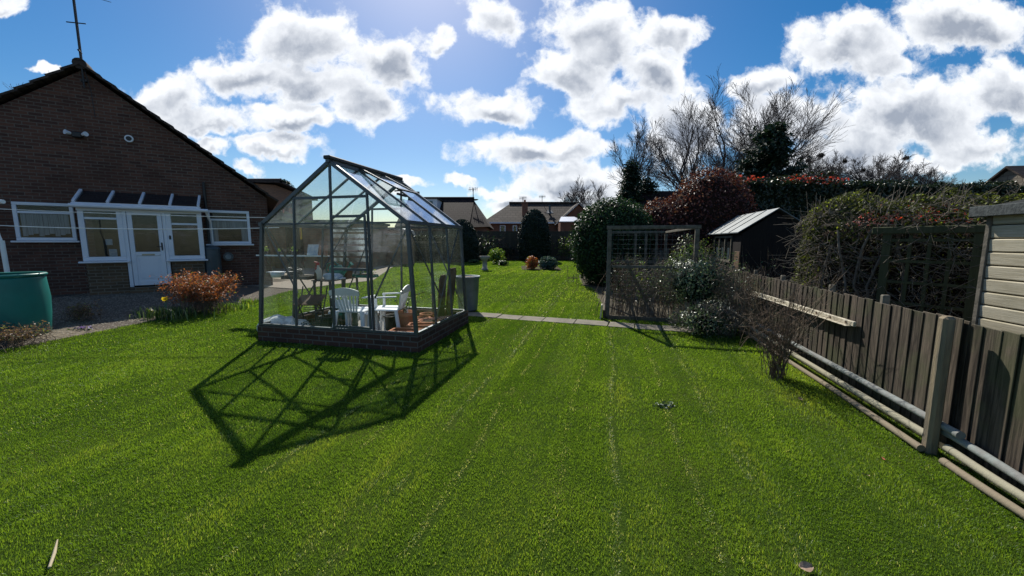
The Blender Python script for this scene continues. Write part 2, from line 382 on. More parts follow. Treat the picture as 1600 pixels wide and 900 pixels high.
leafmat('orange_leaf', (.20, .055, .02), (.50, .16, .055), (.20, .20, .05), rough=.5, trans=.35, cpos=.88)
leafmat('bright_leaf', (.045, .10, .015), (.16, .26, .04), (.32, .36, .07), rough=.45, trans=.4)
leafmat('mid_leaf', (.02, .05, .014), (.07, .13, .035), (.20, .26, .12), rough=.4, trans=.3)
leafmat('grey_leaf', (.03, .06, .035), (.10, .15, .09), (.28, .33, .24), rough=.4, trans=.3)
leafmat('blue_leaf', (.03, .055, .05), (.08, .13, .12), rough=.6, trans=.2)
leafmat('climber', (.022, .030, .012), (.065, .075, .024), (.21, .25, .045), rough=.55, trans=.4, spec=.3, cpos=.86)
leafmat('pink_leaf', (.09, .06, .03), (.30, .17, .12), (.18, .20, .07), rough=.5, trans=.35, cpos=.78)
leafmat('petal', (.85, .55, .01), (.9, .7, .03), rough=.5, trans=.4)
leafmat('violet', (.12, .06, .35), (.25, .15, .55), rough=.5, trans=.3)
brickmat('house_brick', (.155, .075, .055), (.065, .038, .033), (.16, .135, .115), dirt=.6)
brickmat('porch_brick', (.17, .11, .065), (.09, .065, .045), (.2, .175, .14), dirt=.3)
brickmat('base_brick', (.13, .06, .042), (.06, .036, .03), (.17, .15, .13), dirt=.45)
brickmat('far_brick', (.25, .11, .07), (.20, .09, .06), (.2, .16, .13))
brickmat('wall_brick', (.38, .20, .12), (.27, .15, .10), (.16, .13, .11))
brickmat('stone', (.22, .19, .15), (.30, .26, .21), (.12, .10, .08), bw=.42, bh=.2, ms=.02)
brickmat('roof_tile', (.12, .095, .085), (.085, .07, .065), (.03, .026, .025), bw=.3, bh=.19, ms=.012, horiz='roofx', dirt=.4)
brickmat('roof_tile_side', (.075, .058, .052), (.055, .045, .042), (.025, .02, .02), bw=.3, bh=.19, ms=.012, horiz='roof', dirt=.4)
brickmat('roof_tile_far', (.10, .08, .066), (.04, .033, .028), (.025, .02, .02), bw=.5, bh=.26, ms=.03, horiz='roofx', dirt=.4)
brickmat('roof_tile_plum', (.028, .018, .019), (.019, .013, .014), (.009, .007, .007), bw=.3, bh=.15, ms=.012, horiz='roofx', dirt=.3)
woodmat('fence_wood', (.020, .016, .013), (.12, .095, .072), green=.45, island=True)
woodmat('fence_back', (.022, .018, .016), (.06, .05, .04))
woodmat('back_fence_wood', (.055, .045, .038), (.09, .075, .06), green=.2)
woodmat('shed_pale', (.33, .29, .20), (.50, .46, .35), axis='z', board=.128, island=True, green=.15)
woodmat('shed_dark', (.009, .008, .008), (.02, .016, .014), rough=.7)
woodmat('trellis_wood', (.045, .05, .026), (.08, .085, .045), green=.3)
woodmat('bed_board', (.07, .06, .045), (.15, .12, .09))
glassmat('glass_wall', tint=(.975, .985, .98), dirt=.03)
glassmat('glass_roof', tint=(.93, .96, .96), dirt=.13, refl=2.4, dcol=(.55, .62, .66), dscale=2)
# ================================================================= SETTING: ground, lawn, paths
def groundmat(name):
    m = mat(name, (.10, .085, .06), .95, (.05, .045, .03), 2, .8, .8, 30); return m
groundmat('ground')
def sheet(name, xs_l, xs_r, ys, nx, dz, mt, kind='structure'):
    V = []; Fc = []
    for j, y in enumerate(ys):
        a, b = xs_l(y), xs_r(y)
        for i in range(nx+1):
            x = a+(b-a)*i/nx; V.append((x, y, float(gz(x, y))+dz))
    for j in range(len(ys)-1):
        for i in range(nx): k = j*(nx+1)+i; Fc.append((k, k+1, k+nx+2, k+nx+1))
    me = bpy.data.meshes.new(name); me.from_pydata(V, [], Fc); me.update()
    return tag(link(name, me, mt, None, True), kind=kind)
ysg = [-30, -10, -2] + [i*.5 for i in range(0, 61)] + [31, 33, 36, 40, 50, 80, 150, 400, 1500]
xl_ = [-1500, -400, -100, -40] + [-20+i*.5 for i in range(0, 81)] + [40, 100, 400, 1500]
V = [(x, y, float(gz(x, y))) for y in ysg for x in xl_]; nx = len(xl_)
Fc = [(j*nx+i, j*nx+i+1, (j+1)*nx+i+1, (j+1)*nx+i) for j in range(len(ysg)-1) for i in range(nx-1)]
me = bpy.data.meshes.new('ground'); me.from_pydata(V, [], Fc); me.update(); tag(link('ground', me, M['ground'], None, True), kind='structure')
# lawn outline: left border sighted along the gravel, right border at the fence and the beds
LB = [gnd(x, y) for (x, y) in ((0, 549), (60, 538), (200, 510), (300, 490), (400, 470), (447, 456), (520, 445), (583, 439), (612, 419), (640, 408))]
ly = [-2.0, 3.5]+[p[1] for p in LB]+[26.0]; lx = [-6.2, -6.9]+[p[0] for p in LB]+[LB[-1][0]-.2]
def lawnL(y): return float(np.interp(y, ly, lx))
RB = [(-2, 3.0+.25*(-4.58)+.02), (2.58, 3.08), (5.5, 3.82), (6.35, 3.9), (6.9, 2.9), (7.35, 1.9), (7.6, 1.86), (11.3, 2.42), (12, 2.2), (15, 2.6), (18, 3.6), (26, 5.2)]
def lawnR(y): return float(np.interp(y, [p[0] for p in RB], [p[1] for p in RB]))
FARY = gnd(800, 405.5)[1]
def lawnmat():
    m = bpy.data.materials.new('lawn_base'); m.use_nodes = True; t = m.node_tree; n = NG(t); b = t.nodes['Principled BSDF']
    o = n.n('ShaderNodeTexCoord').outputs['Object']
    n1 = n.noise(o, 1.3, 6, .6); n2 = n.noise(n.v('MULTIPLY', o, (1, 1, 1)), 90, 4, .7); n3 = n.noise(o, 14, 4, .6)
    c = n.mix(n.mr(n2.outputs[0], .35, .7), (.030, .060, .009), (.085, .135, .02)); c = n.mix(n.m('MULTIPLY', n.mr(n1.outputs[0], .45, .7), .5), c, (.11, .13, .03))
    c = n.mix(n.m('MULTIPLY', n.mr(n3.outputs[0], .55, .75), .4), c, (.03, .035, .012))
    n.l(c, b.inputs['Base Color']); b.inputs['Roughness'].default_value = .9; b.inputs['Specular IOR Level'].default_value = .0
    bp = n.n('ShaderNodeBump'); bp.inputs['Strength'].default_value = 1.0; bp.inputs['Distance'].default_value = .03
    n.l(n2.outputs[0], bp.inputs['Height']); n.l(bp.outputs[0], b.inputs['Normal']); M['lawn_base'] = m; return m
lawnmat()
sheet('lawn', lawnL, lawnR, list(np.linspace(-2, FARY, 90)), 40, .004, M['lawn_base'])
# gravel yard in front of the bungalow, with a strip of flags next to the lawn
sheet('gravel_yard', lambda y: -22.0, lambda y: lawnL(y)-.02, list(np.linspace(2.0, 20, 60)), 40, .006, M['gravel_col'])
sheet('driveway', lambda y: -22.0, lambda y: lawnL(y)-.03, list(np.linspace(11.2, 19.5, 20)), 10, .012, M['drive'])
# loose stones
N = 9000; P = np.stack([rng.uniform(-10.5, -6.5, N), rng.uniform(4.8, 10.0, N)], 1)
P = P[P[:, 0] < np.array([lawnL(y) for y in P[:, 1]])-.05]
s = rng.uniform(.008, .02, len(P)); oc = np.array([(1, 0, 0), (0, 1, 0), (-1, 0, 0), (0, -1, 0), (0, 0, .7)], float)
an = rng.uniform(0, 6.28, len(P)); R2 = np.stack([np.stack([np.cos(an), -np.sin(an)], 1), np.stack([np.sin(an), np.cos(an)], 1)], 1)
V = np.zeros((len(P), 5, 3)); V[:, :, :2] = np.einsum('nij,kj->nki', R2, oc[:, :2])*s[:, None, None]*rng.uniform(.6, 1.3, (len(P), 5, 1)); V[:, :, 2] = oc[None, :, 2]*s[:, None]
V[:, :, 0] += P[:, 0:1]; V[:, :, 1] += P[:, 1:2]; V[:, :, 2] += gz(P[:, 0], P[:, 1])[:, None]+.007
tag(npmesh('gravel_stones', V, 5, [(0, 1, 4), (1, 2, 4), (2, 3, 4), (3, 0, 4)], M['flag_stone'], rnd=rng.random(len(P))), 'loose grey brown gravel lying in front of the bungalow', 'gravel', kind='stuff')
def slabs(name, quadrows, mt, jitter=.008, gap=.012, dz=.0, h=.045):
    mb = MB()
    for (a, b, c, d) in quadrows:
        a, b, c, d = (np.array(q, float) for q in (a, b, c, d)); ctr = (a+b+c+d)/4
        q = [ctr+(p-ctr)*(1-gap/np.linalg.norm(p-ctr)) for p in (a, b, c, d)]
        z = dz+random.uniform(-jitter, jitter)
        base = [(p[0], p[1], float(gz(p[0], p[1]))-.02) for p in q]; mb.prism(base, (0, 0, .02+h+z))
    o = mb.build(name, mt); return tag(o, kind='structure')
# flags beside the gravel
q = []; pts = [np.array([lawnL(y), y]) for y in np.arange(4.4, 9.3, .62)]
for i in range(len(pts)-1):
    w = .62
    for k in range(1): q.append((pts[i]+(-.05-w*k, 0), pts[i+1]+(-.05-w*k, 0), pts[i+1]+(-.05-w*(k+1), .04), pts[i]+(-.05-w*(k+1), .04)))
slabs('garden_path', q, M['path_earth'], h=.006, gap=-.01)
# slab path crossing the lawn behind the greenhouse
A_ = gnd(736, 492)[:2]; Bq = gnd(1012, 512.5)[:2]; dA = Bq-A_; Lp = np.linalg.norm(dA); dA /= Lp; nA = np.array([-dA[1], dA[0]])
q = []; x = -.45
while x < Lp+1.1:
    w = random.choice([.45, .6, .6]); q.append((A_+dA*x-nA*.16, A_+dA*(x+w)-nA*.16, A_+dA*(x+w)+nA*.22, A_+dA*x+nA*.22)); x += w
slabs('slab_path', q, M['flag_stone'], h=.016, jitter=.006)
SLAB0, SLABD = A_.copy(), dA.copy()
# ---- the grass itself
def sline(px, py): p = gnd(px, py); return p[0]*cos(YAW)-p[1]*sin(YAW)
LINES = [(sline(957, 700), 1.0), (sline(600, 782), .8), (sline(600, 782)-.16, .35), (sline(780, 640), .7), (sline(1062, 700), .5), (sline(1140, 700), .55), (sline(360, 770), .8), (sline(880, 700), .35), (sline(1190, 760), .3), (sline(440, 800), .3), (sline(200, 760), .4), (sline(120, 640), .35)]
def grass(N, y0, y1, hh, ww, seed):
    r = np.random.default_rng(seed)
    y = r.uniform(y0, y1, N); f = np.interp(y, np.linspace(y0, y1, 50), [lawnL(v) for v in np.linspace(y0, y1, 50)]); gR = np.interp(y, np.linspace(y0, y1, 50), [lawnR(v) for v in np.linspace(y0, y1, 50)])
    xlo = np.maximum(f-.04, -1.38*y-.6); xhi = np.minimum(gR+.05, 1.38*y+.5)
    wmax = max((xhi-xlo).max(), .1); keep = r.random(N) < (xhi-xlo)/wmax; y = y[keep]; x = (xlo+(xhi-xlo)*r.random(N))[keep]
    sx = x*cos(YAW)-y*sin(YAW); al = x*sin(YAW)+y*cos(YAW)
    # not on slabs or under the greenhouse
    rel = np.stack([x, y], 1)-SLAB0; u = rel@SLABD; v = rel@np.array([-SLABD[1], SLABD[0]])
    ok = ~((u > -.45) & (v > -.15) & (v < .21))
    gx = (x+1.30)*cos(YAW)-(y-5.107)*sin(YAW); gy = (x+1.30)*sin(YAW)+(y-5.107)*cos(YAW)
    ok &= ~((gx > -2.66) & (gx < .05) & (gy > -.05) & (gy < 1.93))
    pale = np.zeros(len(x)); thin = np.zeros(len(x))
    wob = (vnoise(al*1.3, sx*0+3, 5)-.5)*.11+(vnoise(al*6, sx*0+9, 6)-.5)*.03
    for s_, k in LINES:
        d = np.abs(sx+wob*.6-s_); brk = vnoise(al*5, sx*0+s_*7, 9)
        pale = np.maximum(pale, k*1.0*np.exp(-(d/.026)**2)*np.clip(brk*2.4-.6, 0, 1)); thin = np.maximum(thin, min(1, k*1.3)*np.exp(-(np.abs(sx+wob*.6-s_-.030)/.020)**4)*np.clip(brk*2.4-.4, 0, 1))
    ok &= r.random(len(x)) > thin*.97
    tuft = vnoise(x*3.1, y*3.1, 2); fine = vnoise(x*14, y*14, 3); moss = vnoise(x*1.1+4, y*1.1, 11); big = vnoise(x*.5, y*.5, 12)
    stripe = .5+.5*np.sin(sx*2*pi/.74)
    streak = .6*vnoise(sx*7+40, al*.45, 15)+.4*vnoise(sx*19+40, al*1.1, 16); streak = np.clip((streak-.5)*2.2, -1, 1)
    scuff = np.clip(vnoise(sx*9+9, al*1.6+9, 17)*1.9-1.35, 0, 1)*np.clip(vnoise(x*.8, y*.8, 18)*2-.6, 0, 1)
    ok &= r.random(len(x)) > scuff*1.1
    clump = vnoise(x*30+7, y*30+7, 21); patch = vnoise(x*7+3, y*7, 22)
    ok &= r.random(len(x)) > np.clip(.95-clump*1.4-.4*patch, 0, .85)*(.9 if y1 < 6 else .5)
    x, y, sx, pale, tuft, fine, moss, big, stripe, streak = (q[ok] for q in (x, y, sx, pale, tuft, fine, moss, big, stripe, streak)); n = len(x)
    h = hh*(.5+.6*r.random(n)+.45*tuft+.25*streak)*(1-.35*pale); w = ww*(.6+.8*r.random(n))
    an = r.uniform(0, 2*pi, n); ln = r.uniform(.15, .95, n)*(1+.9*pale); dirx = np.cos(an)*.8+.25*np.where(stripe > .5, 1, -1)*sin(YAW); diry = np.sin(an)*.8+.45*np.where(stripe > .5, 1, -1)*cos(YAW)
    wd = r.uniform(0, 2*pi, n); wx, wy = np.cos(wd)*w/2, np.sin(wd)*w/2
    z = gz(x, y)+.003
    V = np.zeros((n, 5, 3)); mx, my = x+dirx*h*ln*.35, y+diry*h*ln*.35; mz = z+h*.62*(1-.15*ln)
    tx, ty = x+dirx*h*ln*1.0, y+diry*h*ln*1.0; tz = z+h*(1-.35*ln)
    for k, (a, b, c) in enumerate(((x-wx, y-wy, z), (x+wx, y+wy, z), (mx+wx*.7, my+wy*.7, mz), (mx-wx*.7, my-wy*.7, mz), (tx, ty, tz))): V[:, k, 0] = a; V[:, k, 1] = b; V[:, k, 2] = c
    fence = np.clip((x-(3.0+.25*(y-2.58))+1.3)/1.3, 0, 1)
    yel = np.clip(moss*1.3-.55, 0, 1)*.8+fence*.5*np.clip(moss*2-.5, 0, 1)
    tone = r.random(n)*.30+.14*tuft+.16*stripe+.26*big+.22*yel+.16*streak-.02
    tone = np.where(r.random(n) < .006+.6*pale+.02*(fine < .3), .93, np.clip(tone, 0, .86))
    return V, tone
parts = [grass(300000, 1.45, 2.9, .019, .0026, 1), grass(260000, 2.9, 5.0, .020, .0040, 2), grass(190000, 5.0, 9.0, .022, .0075, 3), grass(130000, 9.0, FARY, .026, .016, 4)]
V = np.concatenate([p[0] for p in parts]); tn = np.concatenate([p[1] for p in parts])
def grassmat():
    m = bpy.data.materials.new('grass_blade'); m.use_nodes = True; t = m.node_tree; n = NG(t); b = t.nodes['Principled BSDF']; out = t.nodes['Material Output']
    at = n.n('ShaderNodeAttribute', attribute_name='rnd').outputs['Fac']; rp = n.n('ShaderNodeValToRGB'); cr = rp.color_ramp
    cr.elements[0].color = (.035, .095, .008, 1); cr.elements[1].position = 1.0; cr.elements[1].color = (.50, .50, .36, 1)
    for p, c in ((.35, (.090, .170, .026)), (.6, (.152, .258, .042)), (.86, (.24, .30, .065)), (.93, (.40, .44, .27))): e = cr.elements.new(p); e.color = c+(1,)
    n.l(at, rp.inputs[0]); n.l(rp.outputs[0], b.inputs['Base Color']); b.inputs['Roughness'].default_value = .42; b.inputs['Specular IOR Level'].default_value = .35
    tr = n.n('ShaderNodeBsdfTranslucent'); n.l(n.mix(1.0, rp.outputs[0], (1.75, 1.6, .5), 'MULTIPLY'), tr.inputs[0]); mx = n.n('ShaderNodeMixShader'); mx.inputs[0].default_value = .5
    n.l(b.outputs[0], mx.inputs[1]); n.l(tr.outputs[0], mx.inputs[2]); n.l(mx.outputs[0], out.inputs[0]); M['grass_blade'] = m; return m
tag(npmesh('grass', V, 5, [(0, 1, 2, 3), (3, 2, 4)], grassmat(), rnd=tn), 'short mown green grass covering the whole lawn', 'grass', kind='stuff')

# ================================================================= foliage helpers
def unit(v): return v/(np.linalg.norm(v, axis=-1, keepdims=True)+1e-9)
def leaves(name, P, Nn, size, mt, parent=None, jit=.7, asp=.55, seed=0, down=0.0, rbias=None):
    """one folded leaf per point; Nn the outward direction"""
    r = np.random.default_rng(seed); n = len(P); nn = unit(Nn+r.normal(0, jit, (n, 3))); a = unit(np.cross(nn, r.normal(0, 1, (n, 3)))+np.array([0, 0, -down])); a = unit(a-nn*(a*nn).sum(1, keepdims=True)); b = np.cross(nn, a)
    L = size*(.6+.8*r.random((n, 1))); w = L*asp*.5
    V = np.stack([P-a*L*.5, P+b*w+nn*L*.10, P+a*L*.5, P-b*w+nn*L*.10], 1)
    rn = r.random(n) if rbias is None else np.clip(r.random(n)*.7+rbias*.3, 0, 1)
    return npmesh(name, V, 4, [(0, 1, 2), (0, 2, 3)], mt, parent, rn)
def dirs(n, r): return unit(r.normal(0, 1, (n, 3)))
def lump(d, seed, amp):
    """uneven radius factor as a function of direction"""
    r = np.random.default_rng(seed); f = np.zeros(len(d))
    for k, a in ((2.2, 1.0), (4.5, .6), (9., .4)):
        for _ in range(3): w = r.normal(0, 1, 3)*k; f += a*np.sin(d@w+r.uniform(0, 6))/3
    return 1+amp*f
def ellipsoid_leaves(n, c, rad, seed, amp=.12, thick=.22, zmin=-1.0, pw=1.0):
    r = np.random.default_rng(seed); d = dirs(int(n*1.4), r); d = d[d[:, 2] > zmin][:n]; rr = lump(d, seed, amp)*(1-thick*r.random(len(d))**1.5+.03*r.normal(0, 1, len(d)))
    sg = np.sign(d)*np.abs(d)**pw
    P = np.array(c)+sg*np.array(rad)*rr[:, None]; return P, unit(d/np.array(rad))
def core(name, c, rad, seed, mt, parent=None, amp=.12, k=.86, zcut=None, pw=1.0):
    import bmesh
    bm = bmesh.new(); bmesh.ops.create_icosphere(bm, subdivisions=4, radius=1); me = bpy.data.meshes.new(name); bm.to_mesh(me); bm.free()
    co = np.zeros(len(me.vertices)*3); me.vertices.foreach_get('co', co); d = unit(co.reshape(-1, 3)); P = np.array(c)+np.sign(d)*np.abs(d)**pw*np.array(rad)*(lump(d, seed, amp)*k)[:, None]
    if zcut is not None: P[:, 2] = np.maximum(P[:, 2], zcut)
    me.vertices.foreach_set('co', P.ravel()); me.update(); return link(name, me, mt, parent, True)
def box_leaves(n, x0, x1, y0, y1, z0, z1, seed, amp=.08, faces='xyz'):
    """points on the outside of a clipped hedge in its own frame"""
    r = np.random.default_rng(seed); A = [((x1-x0)*(z1-z0), 0), ((y1-y0)*(z1-z0), 1), ((y1-y0)*(z1-z0), 2), ((x1-x0)*(y1-y0), 3)]; a = np.array([q[0] for q in A]); f = r.choice(4, n, p=a/a.sum())
    u, v = r.random(n), r.random(n); X = x0+(x1-x0)*u; Y = y0+(y1-y0)*np.where(f == 3, v, u); Z = z0+(z1-z0)*v
    P = np.stack([X, Y, Z], 1); Nn = np.zeros((n, 3)); P[f == 0, 1] = y0; Nn[f == 0, 1] = -1; P[f == 1, 0] = x0; Nn[f == 1, 0] = -1; P[f == 2, 0] = x1; Nn[f == 2, 0] = 1; P[f == 3, 2] = z1; Nn[f == 3, 2] = 1
    b = vnoise((P[:, 0]+P[:, 1])*1.3+50, P[:, 2]*1.3+50, seed)*.6+vnoise((P[:, 0]+P[:, 1])*4+50, P[:, 2]*4+P[:, 1]*2+50, seed+1)*.4
    P += Nn*((b-.5)*amp*2-np.abs(r.normal(0, .06, n)))[:, None]; return P, Nn+np.array([0, 0, .15])
def sticks(name, segs, mt, parent=None, n=3):
    """segs: list of (p, q, r0, r1) as one mesh"""
    A = np.array([s[0] for s in segs]); B = np.array([s[1] for s in segs]); r0 = np.array([s[2] for s in segs])[:, None]; r1 = np.array([s[3] for s in segs])[:, None]
    d = unit(B-A); up = np.where(np.abs(d[:, 2:3]) < .9, np.array([[0, 0, 1.]]), np.array([[1., 0, 0]])); a = unit(np.cross(d, up)); b = np.cross(d, a); V = []
    for base, rr in ((A, r0), (B, r1)):
        for j in range(n): t = 2*pi*j/n; V.append(base+(a*cos(t)+b*sin(t))*rr)
    V = np.stack(V, 1); return npmesh(name, V, 2*n, [(j, (j+1) % n, n+(j+1) % n, n+j) for j in range(n)], mt, parent, smooth=(n > 4))
def branch(out, p, d, L, r, lev, maxlev, R, up=.15, spread=.6, kids=5, nseg=4, shrink=.62, lo=.3):
    p = np.array(p, float); d = np.array(d, float); d /= np.linalg.norm(d); pts = [p]; rs = [r]
    for i in range(nseg):
        d = d+R.normal(0, .055+.012*lev, 3)+np.array([0, 0, up*.35]); d /= np.linalg.norm(d); q = p+d*L/nseg; r2 = r*(1-.62*(i+1)/nseg) if lev else r*(1-.45*(i+1)/nseg)
        out.append((lev, p, q, rs[-1], r2)); p = q; pts.append(p); rs.append(r2)
    if lev >= maxlev: return
    for k in range(kids+(1 if lev == 0 else 0)):
        t = lo+(1-lo)*(k+R.uniform(0, .8))/kids; t = min(t, .999); i = int(t*nseg); w = t*nseg-i; q = pts[i]*(1-w)+pts[i+1]*w
        dd = unit(pts[i+1]-pts[i]); s = R.normal(0, 1, 3); s -= dd*(s@dd); s /= np.linalg.norm(s); nd = dd+s*spread*R.uniform(.7, 1.4); 
        branch(out, q, nd, L*shrink*R.uniform(.75, 1.15)*(1.1-.35*t), max(rs[i]*.62, .004), lev+1, maxlev, R, up, spread, kids, max(3, nseg-1), shrink, .2)
def bare_tree(name, label, base, H, seed, r=.25, fan=None, kids=6, maxlev=4, spread=.65, up=.15, trunkL=.45, group=None, thin=1.0, mt='bark_far', cat='tree', shrink=.62, stems=1, lo=.3):
    t = thing(name, label, cat, base, 0, group); R = np.random.default_rng(seed); out = []
    for s_ in range(stems):
        if fan:
            q_ = -1+2*s_/(stems-1); branch(out, (q_*.3, R.normal(0, .2), -.2), (q_*fan+R.normal(0, .03), R.normal(0, .12), 1), H*trunkL*(1-.16*abs(q_)**2)*R.uniform(.93, 1.07), r*R.uniform(.8, 1.2), 0, maxlev, R, up, spread, kids, 6, shrink, lo); continue
        d0 = (R.normal(0, .03), R.normal(0, .03), 1) if stems == 1 else (R.normal(0, .13), R.normal(0, .13), 1)
        branch(out, (0, 0, -.2), d0, H*trunkL, r, 0, maxlev, R, up, spread, kids, 6, shrink, lo)
    zm = max(max(s[2][2] for s in out), .1); k = H/zm
    out = [(l, p*k, q*k, max(a, .008*thin), max(b, .006*thin)) for (l, p, q, a, b) in out]
    sticks('trunk', [s[1:] for s in out if s[0] <= 1], M[mt], t, 6); sticks('branches', [s[1:] for s in out if s[0] > 1], M[mt], t, 3); return t
# ================================================================= BUNGALOW
TH = radians(34); HU = np.array([cos(TH), sin(TH), 0]); HN = np.array([sin(TH), -cos(TH), 0]); HP = gnd(195, 450, .14); HP = np.array([HP[0], HP[1], 0]); GB = .18
def hp(px, py, off=0.0): q = onplane(px, py, HP-HN*off, HN)-HP; return q@HU, q[2]
WY = .55
H = thing('bungalow', 'dark brick bungalow with tall tiled gable end and white porch on the left', 'house', HP, TH)
ta, za = hp(127, 104, WY); te, ze = hp(424, 311, WY); hw = te-ta; tl = ta-hw
mb = MB(); mb.prism([(tl+.12, WY, GB-.6), (te-.12, WY, GB-.6), (te-.12, WY, ze+.02), (ta, WY, za-.08), (tl+.12, WY, ze+.02)], (0, 9, 0)); mb.build('wall', M['house_brick'], H)
# stepped tile courses on both slopes
mb = MB(); sl = np.array([hw, 0, ze-za]); Ls = np.linalg.norm(sl); nc = 15
for sgn in (1, -1):
    u = np.array([sgn*hw, 0, ze-za])/Ls; nrm = np.array([sgn*(za-ze), 0, hw])/Ls
    for i in range(nc):
        a = np.array([ta, 0, za])+u*(Ls*1.03*i/nc); b = np.array([ta, 0, za])+u*(Ls*1.03*(i+1.12)/nc)
        c = (a+b)/2+nrm*.04+np.array([0, WY+4.45, 0]); dirv_ = (b-a)+nrm*.035
        mb.obox(c, dirv_, (0, 9.2, 0), nrm*.045)
ro = mb.build('roof', M['roof_tile_side'], H)
mb = MB()
for i in range(22): mb.tube([(ta, WY-.12+i*.42, za+.03), (ta, WY-.12+(i+1)*.42, za+.045)], .125, 12)
mb.build('ridge_tile', M['roof_tile_side'], ro)
def casement(parent, name, c1, c2, y, fw=.06, bars=(), depth=.07, sill=True, curtain=True, stuff=None):
    """window in the wall plane y (front face) from corner c1=(t,ztop) to c2=(t,zbottom)"""
    x0, z1 = c1; x1, z0 = c2; f = MB(); yf = y-depth*.5
    for (a, b, c, d) in ((x0, x1, z1-fw, z1), (x0, x1, z0, z0+fw), (x0, x0+fw, z0+fw, z1-fw), (x1-fw, x1, z0+fw, z1-fw)): f.box(a, b, yf, yf+depth, c, d, 0, .008)
    for z in bars: f.box(x0+fw, x1-fw, yf+.005, yf+depth-.005, z-.025, z+.025, 0, .006)
    w = f.build(name, M['upvc'], parent)
    MB().box(x0+fw*.5, x1-fw*.5, yf+depth*.45, yf+depth*.55, z0+fw*.5, z1-fw*.5).build('pane', M['win_glass'], w)
    if sill: MB().box(x0-.06, x1+.06, y-.14, y-.036, z0-.045, z0-.002, 0, .01).build('sill', M['upvc'], w)
    return w
glassmat('win_glass', tint=(.75, .8, .82), dirt=.015, refl=1.2)
def curtains(parent, x0, x1, z0, z1, y, mt='curtain', n=14):
    mb = MB(); k = 60; vs = []
    for i in range(k+1):
        x = x0+(x1-x0)*i/k; yy = y+.02*sin(i*2*pi*n/k)+.008*sin(i*1.7); vs += [(x, yy, z0), (x, yy, z1)]
    mb.add(vs, [(2*i, 2*i+2, 2*i+3, 2*i+1) for i in range(k)], 0, True); return mb.build('curtain', M[mt], parent, False)
# the two side windows, unlit rooms painted as flat dark sheets behind the panes
for (a, b, tl_, br_, bar) in (((18, 315), None, None, (122, 376), 331), ((322, 328), None, None, (393, 381), 343)):
    c1 = hp(*a, WY); c2 = hp(*br_, WY); zb = hp(a[0], bar, WY)[1]
    w = casement(H, 'window', c1, c2, WY-.012, .07, (zb,))
    MB().box(c1[0]+.05, c2[0]-.05, WY-.009, WY-.003, c2[1]+.05, c1[1]-.05).build('dark_room_sheet', M['room_dark'], w)
    mb = MB(); 
    if c2[0] > 2:
        for (q0, q1) in ((c1[0]+.08, c1[0]+.22), (c2[0]-.22, c2[0]-.08)): mb.box(q0, q1, WY-.014, WY-.010, c2[1]+.08, zb-.03)
        mb.box(c1[0]+.2, c2[0]-.2, WY-.014, WY-.011, zb-.22, zb-.03)
    else:
        for k in range(9): q0 = c1[0]+.1+k*(c2[0]-c1[0]-.2)/9; mb.box(q0, q0+(c2[0]-c1[0]-.2)/9*.94, WY-.014, WY-.010-.001*(k % 2), c2[1]+.10+.03*(k % 3), zb-.03)
    mb.build('curtain', M['curtain'], w)
# porch
P1, P2_ = hp(118, 316), hp(313, 322); zs = hp(150, 408)[1]; ztop = hp(118, 318)[1]; dL, dR = hp(189, 325)[0], hp(257, 325)[0]; dz0 = hp(195, 449)[1]; dzt = hp(215, 325)[1]
porch = MB(); porch.box(P1[0]+.03, dL-.02, .02, WY-.003, GB-.4, zs-.03); porch.box(dR+.02, P2_[0]-.03, .02, WY-.003, GB-.4, zs-.03)
porch.build('porch_wall', M['porch_brick'], H)
for (x0, x1, name) in ((P1[0], dL, 'porch_window'), (dR, P2_[0], 'porch_window')):
    zb = hp(150, 341)[1] if x0 < 0 else hp(275, 350)[1]
    w = casement(H, name, (x0, ztop-.06), (x1, zs), .02, .10, (zb,), .07)
    if x0 < 0:
        MB().box(x0+.38, x0+.50, .12, .124, zs+.38, zs+.52).build('paper_notice', M['card_white'], w); mb = MB(); mb.box(x0+.42, x0+.56, .12, .124, zs+.10, zs+.28); mb.build('paper_notice', M['card_white'], w)
    MB().box(x0+.1, x1-.1, .30, .42, zs+.02, zs+.05).build('inner_shelf', M['upvc'], w)
frd = MB(); 
for (a, b, c, d) in ((dL, dL+.07, dz0, dzt), (dR-.07, dR, dz0, dzt), (dL+.07, dR-.07, dzt-.07, dzt)): frd.box(a, b, -.015, .055, c, d, 0, .008)
fr = frd.build('door_frame', M['upvc'], H)
dr = MB(); a, b = dL+.078, dR-.078; zm = dz0+(dzt-dz0)*.42
dr.box(a, a+.09, -.005, .04, dz0+.03, dzt-.078, 0, .006); dr.box(b-.09, b, -.005, .04, dz0+.03, dzt-.078, 0, .006)
for (c, d) in ((dz0+.03, dz0+.14), (zm-.05, zm+.05), (dzt-.17, dzt-.078)): dr.box(a+.09, b-.09, -.004, .039, c, d, 0, .006)
dr.box(a+.09, b-.09, .01, .03, dz0+.14, zm-.05); dr.box(a+.14, b-.14, .004, .012, dz0+.19, zm-.10, 0, .01)
door = dr.build('door', M['upvc'], H); MB().box(a+.09, b-.09, .015, .022, zm+.05, dzt-.17).build('pane', M['win_glass'], door)
MB().box((a+b)/2-.12, (a+b)/2+.12, -.014, .0, zm-.04, zm, 0, .006).build('letter_box', M['straw'], door)
mb = MB(); mb.box(b-.06, b-.03, -.02, -.006, zm+.08, zm+.28, 0, .005); mb.tube([(b-.045, -.04, zm+.18), (b-.15, -.045, zm+.18)], .009, 8); mb.build('handle', M['black_plastic'], door)
MB().box(dR+.03, dR+.07, -.03, .0, zm+.36, zm+.46, 0, .008).build('door_bell', M['black_plastic'], H)
MB().box(dL+.0, dR-.0, -.10, .06, GB-.15, dz0-.01, 0, .01).build('door_step', M['porch_brick'], H)
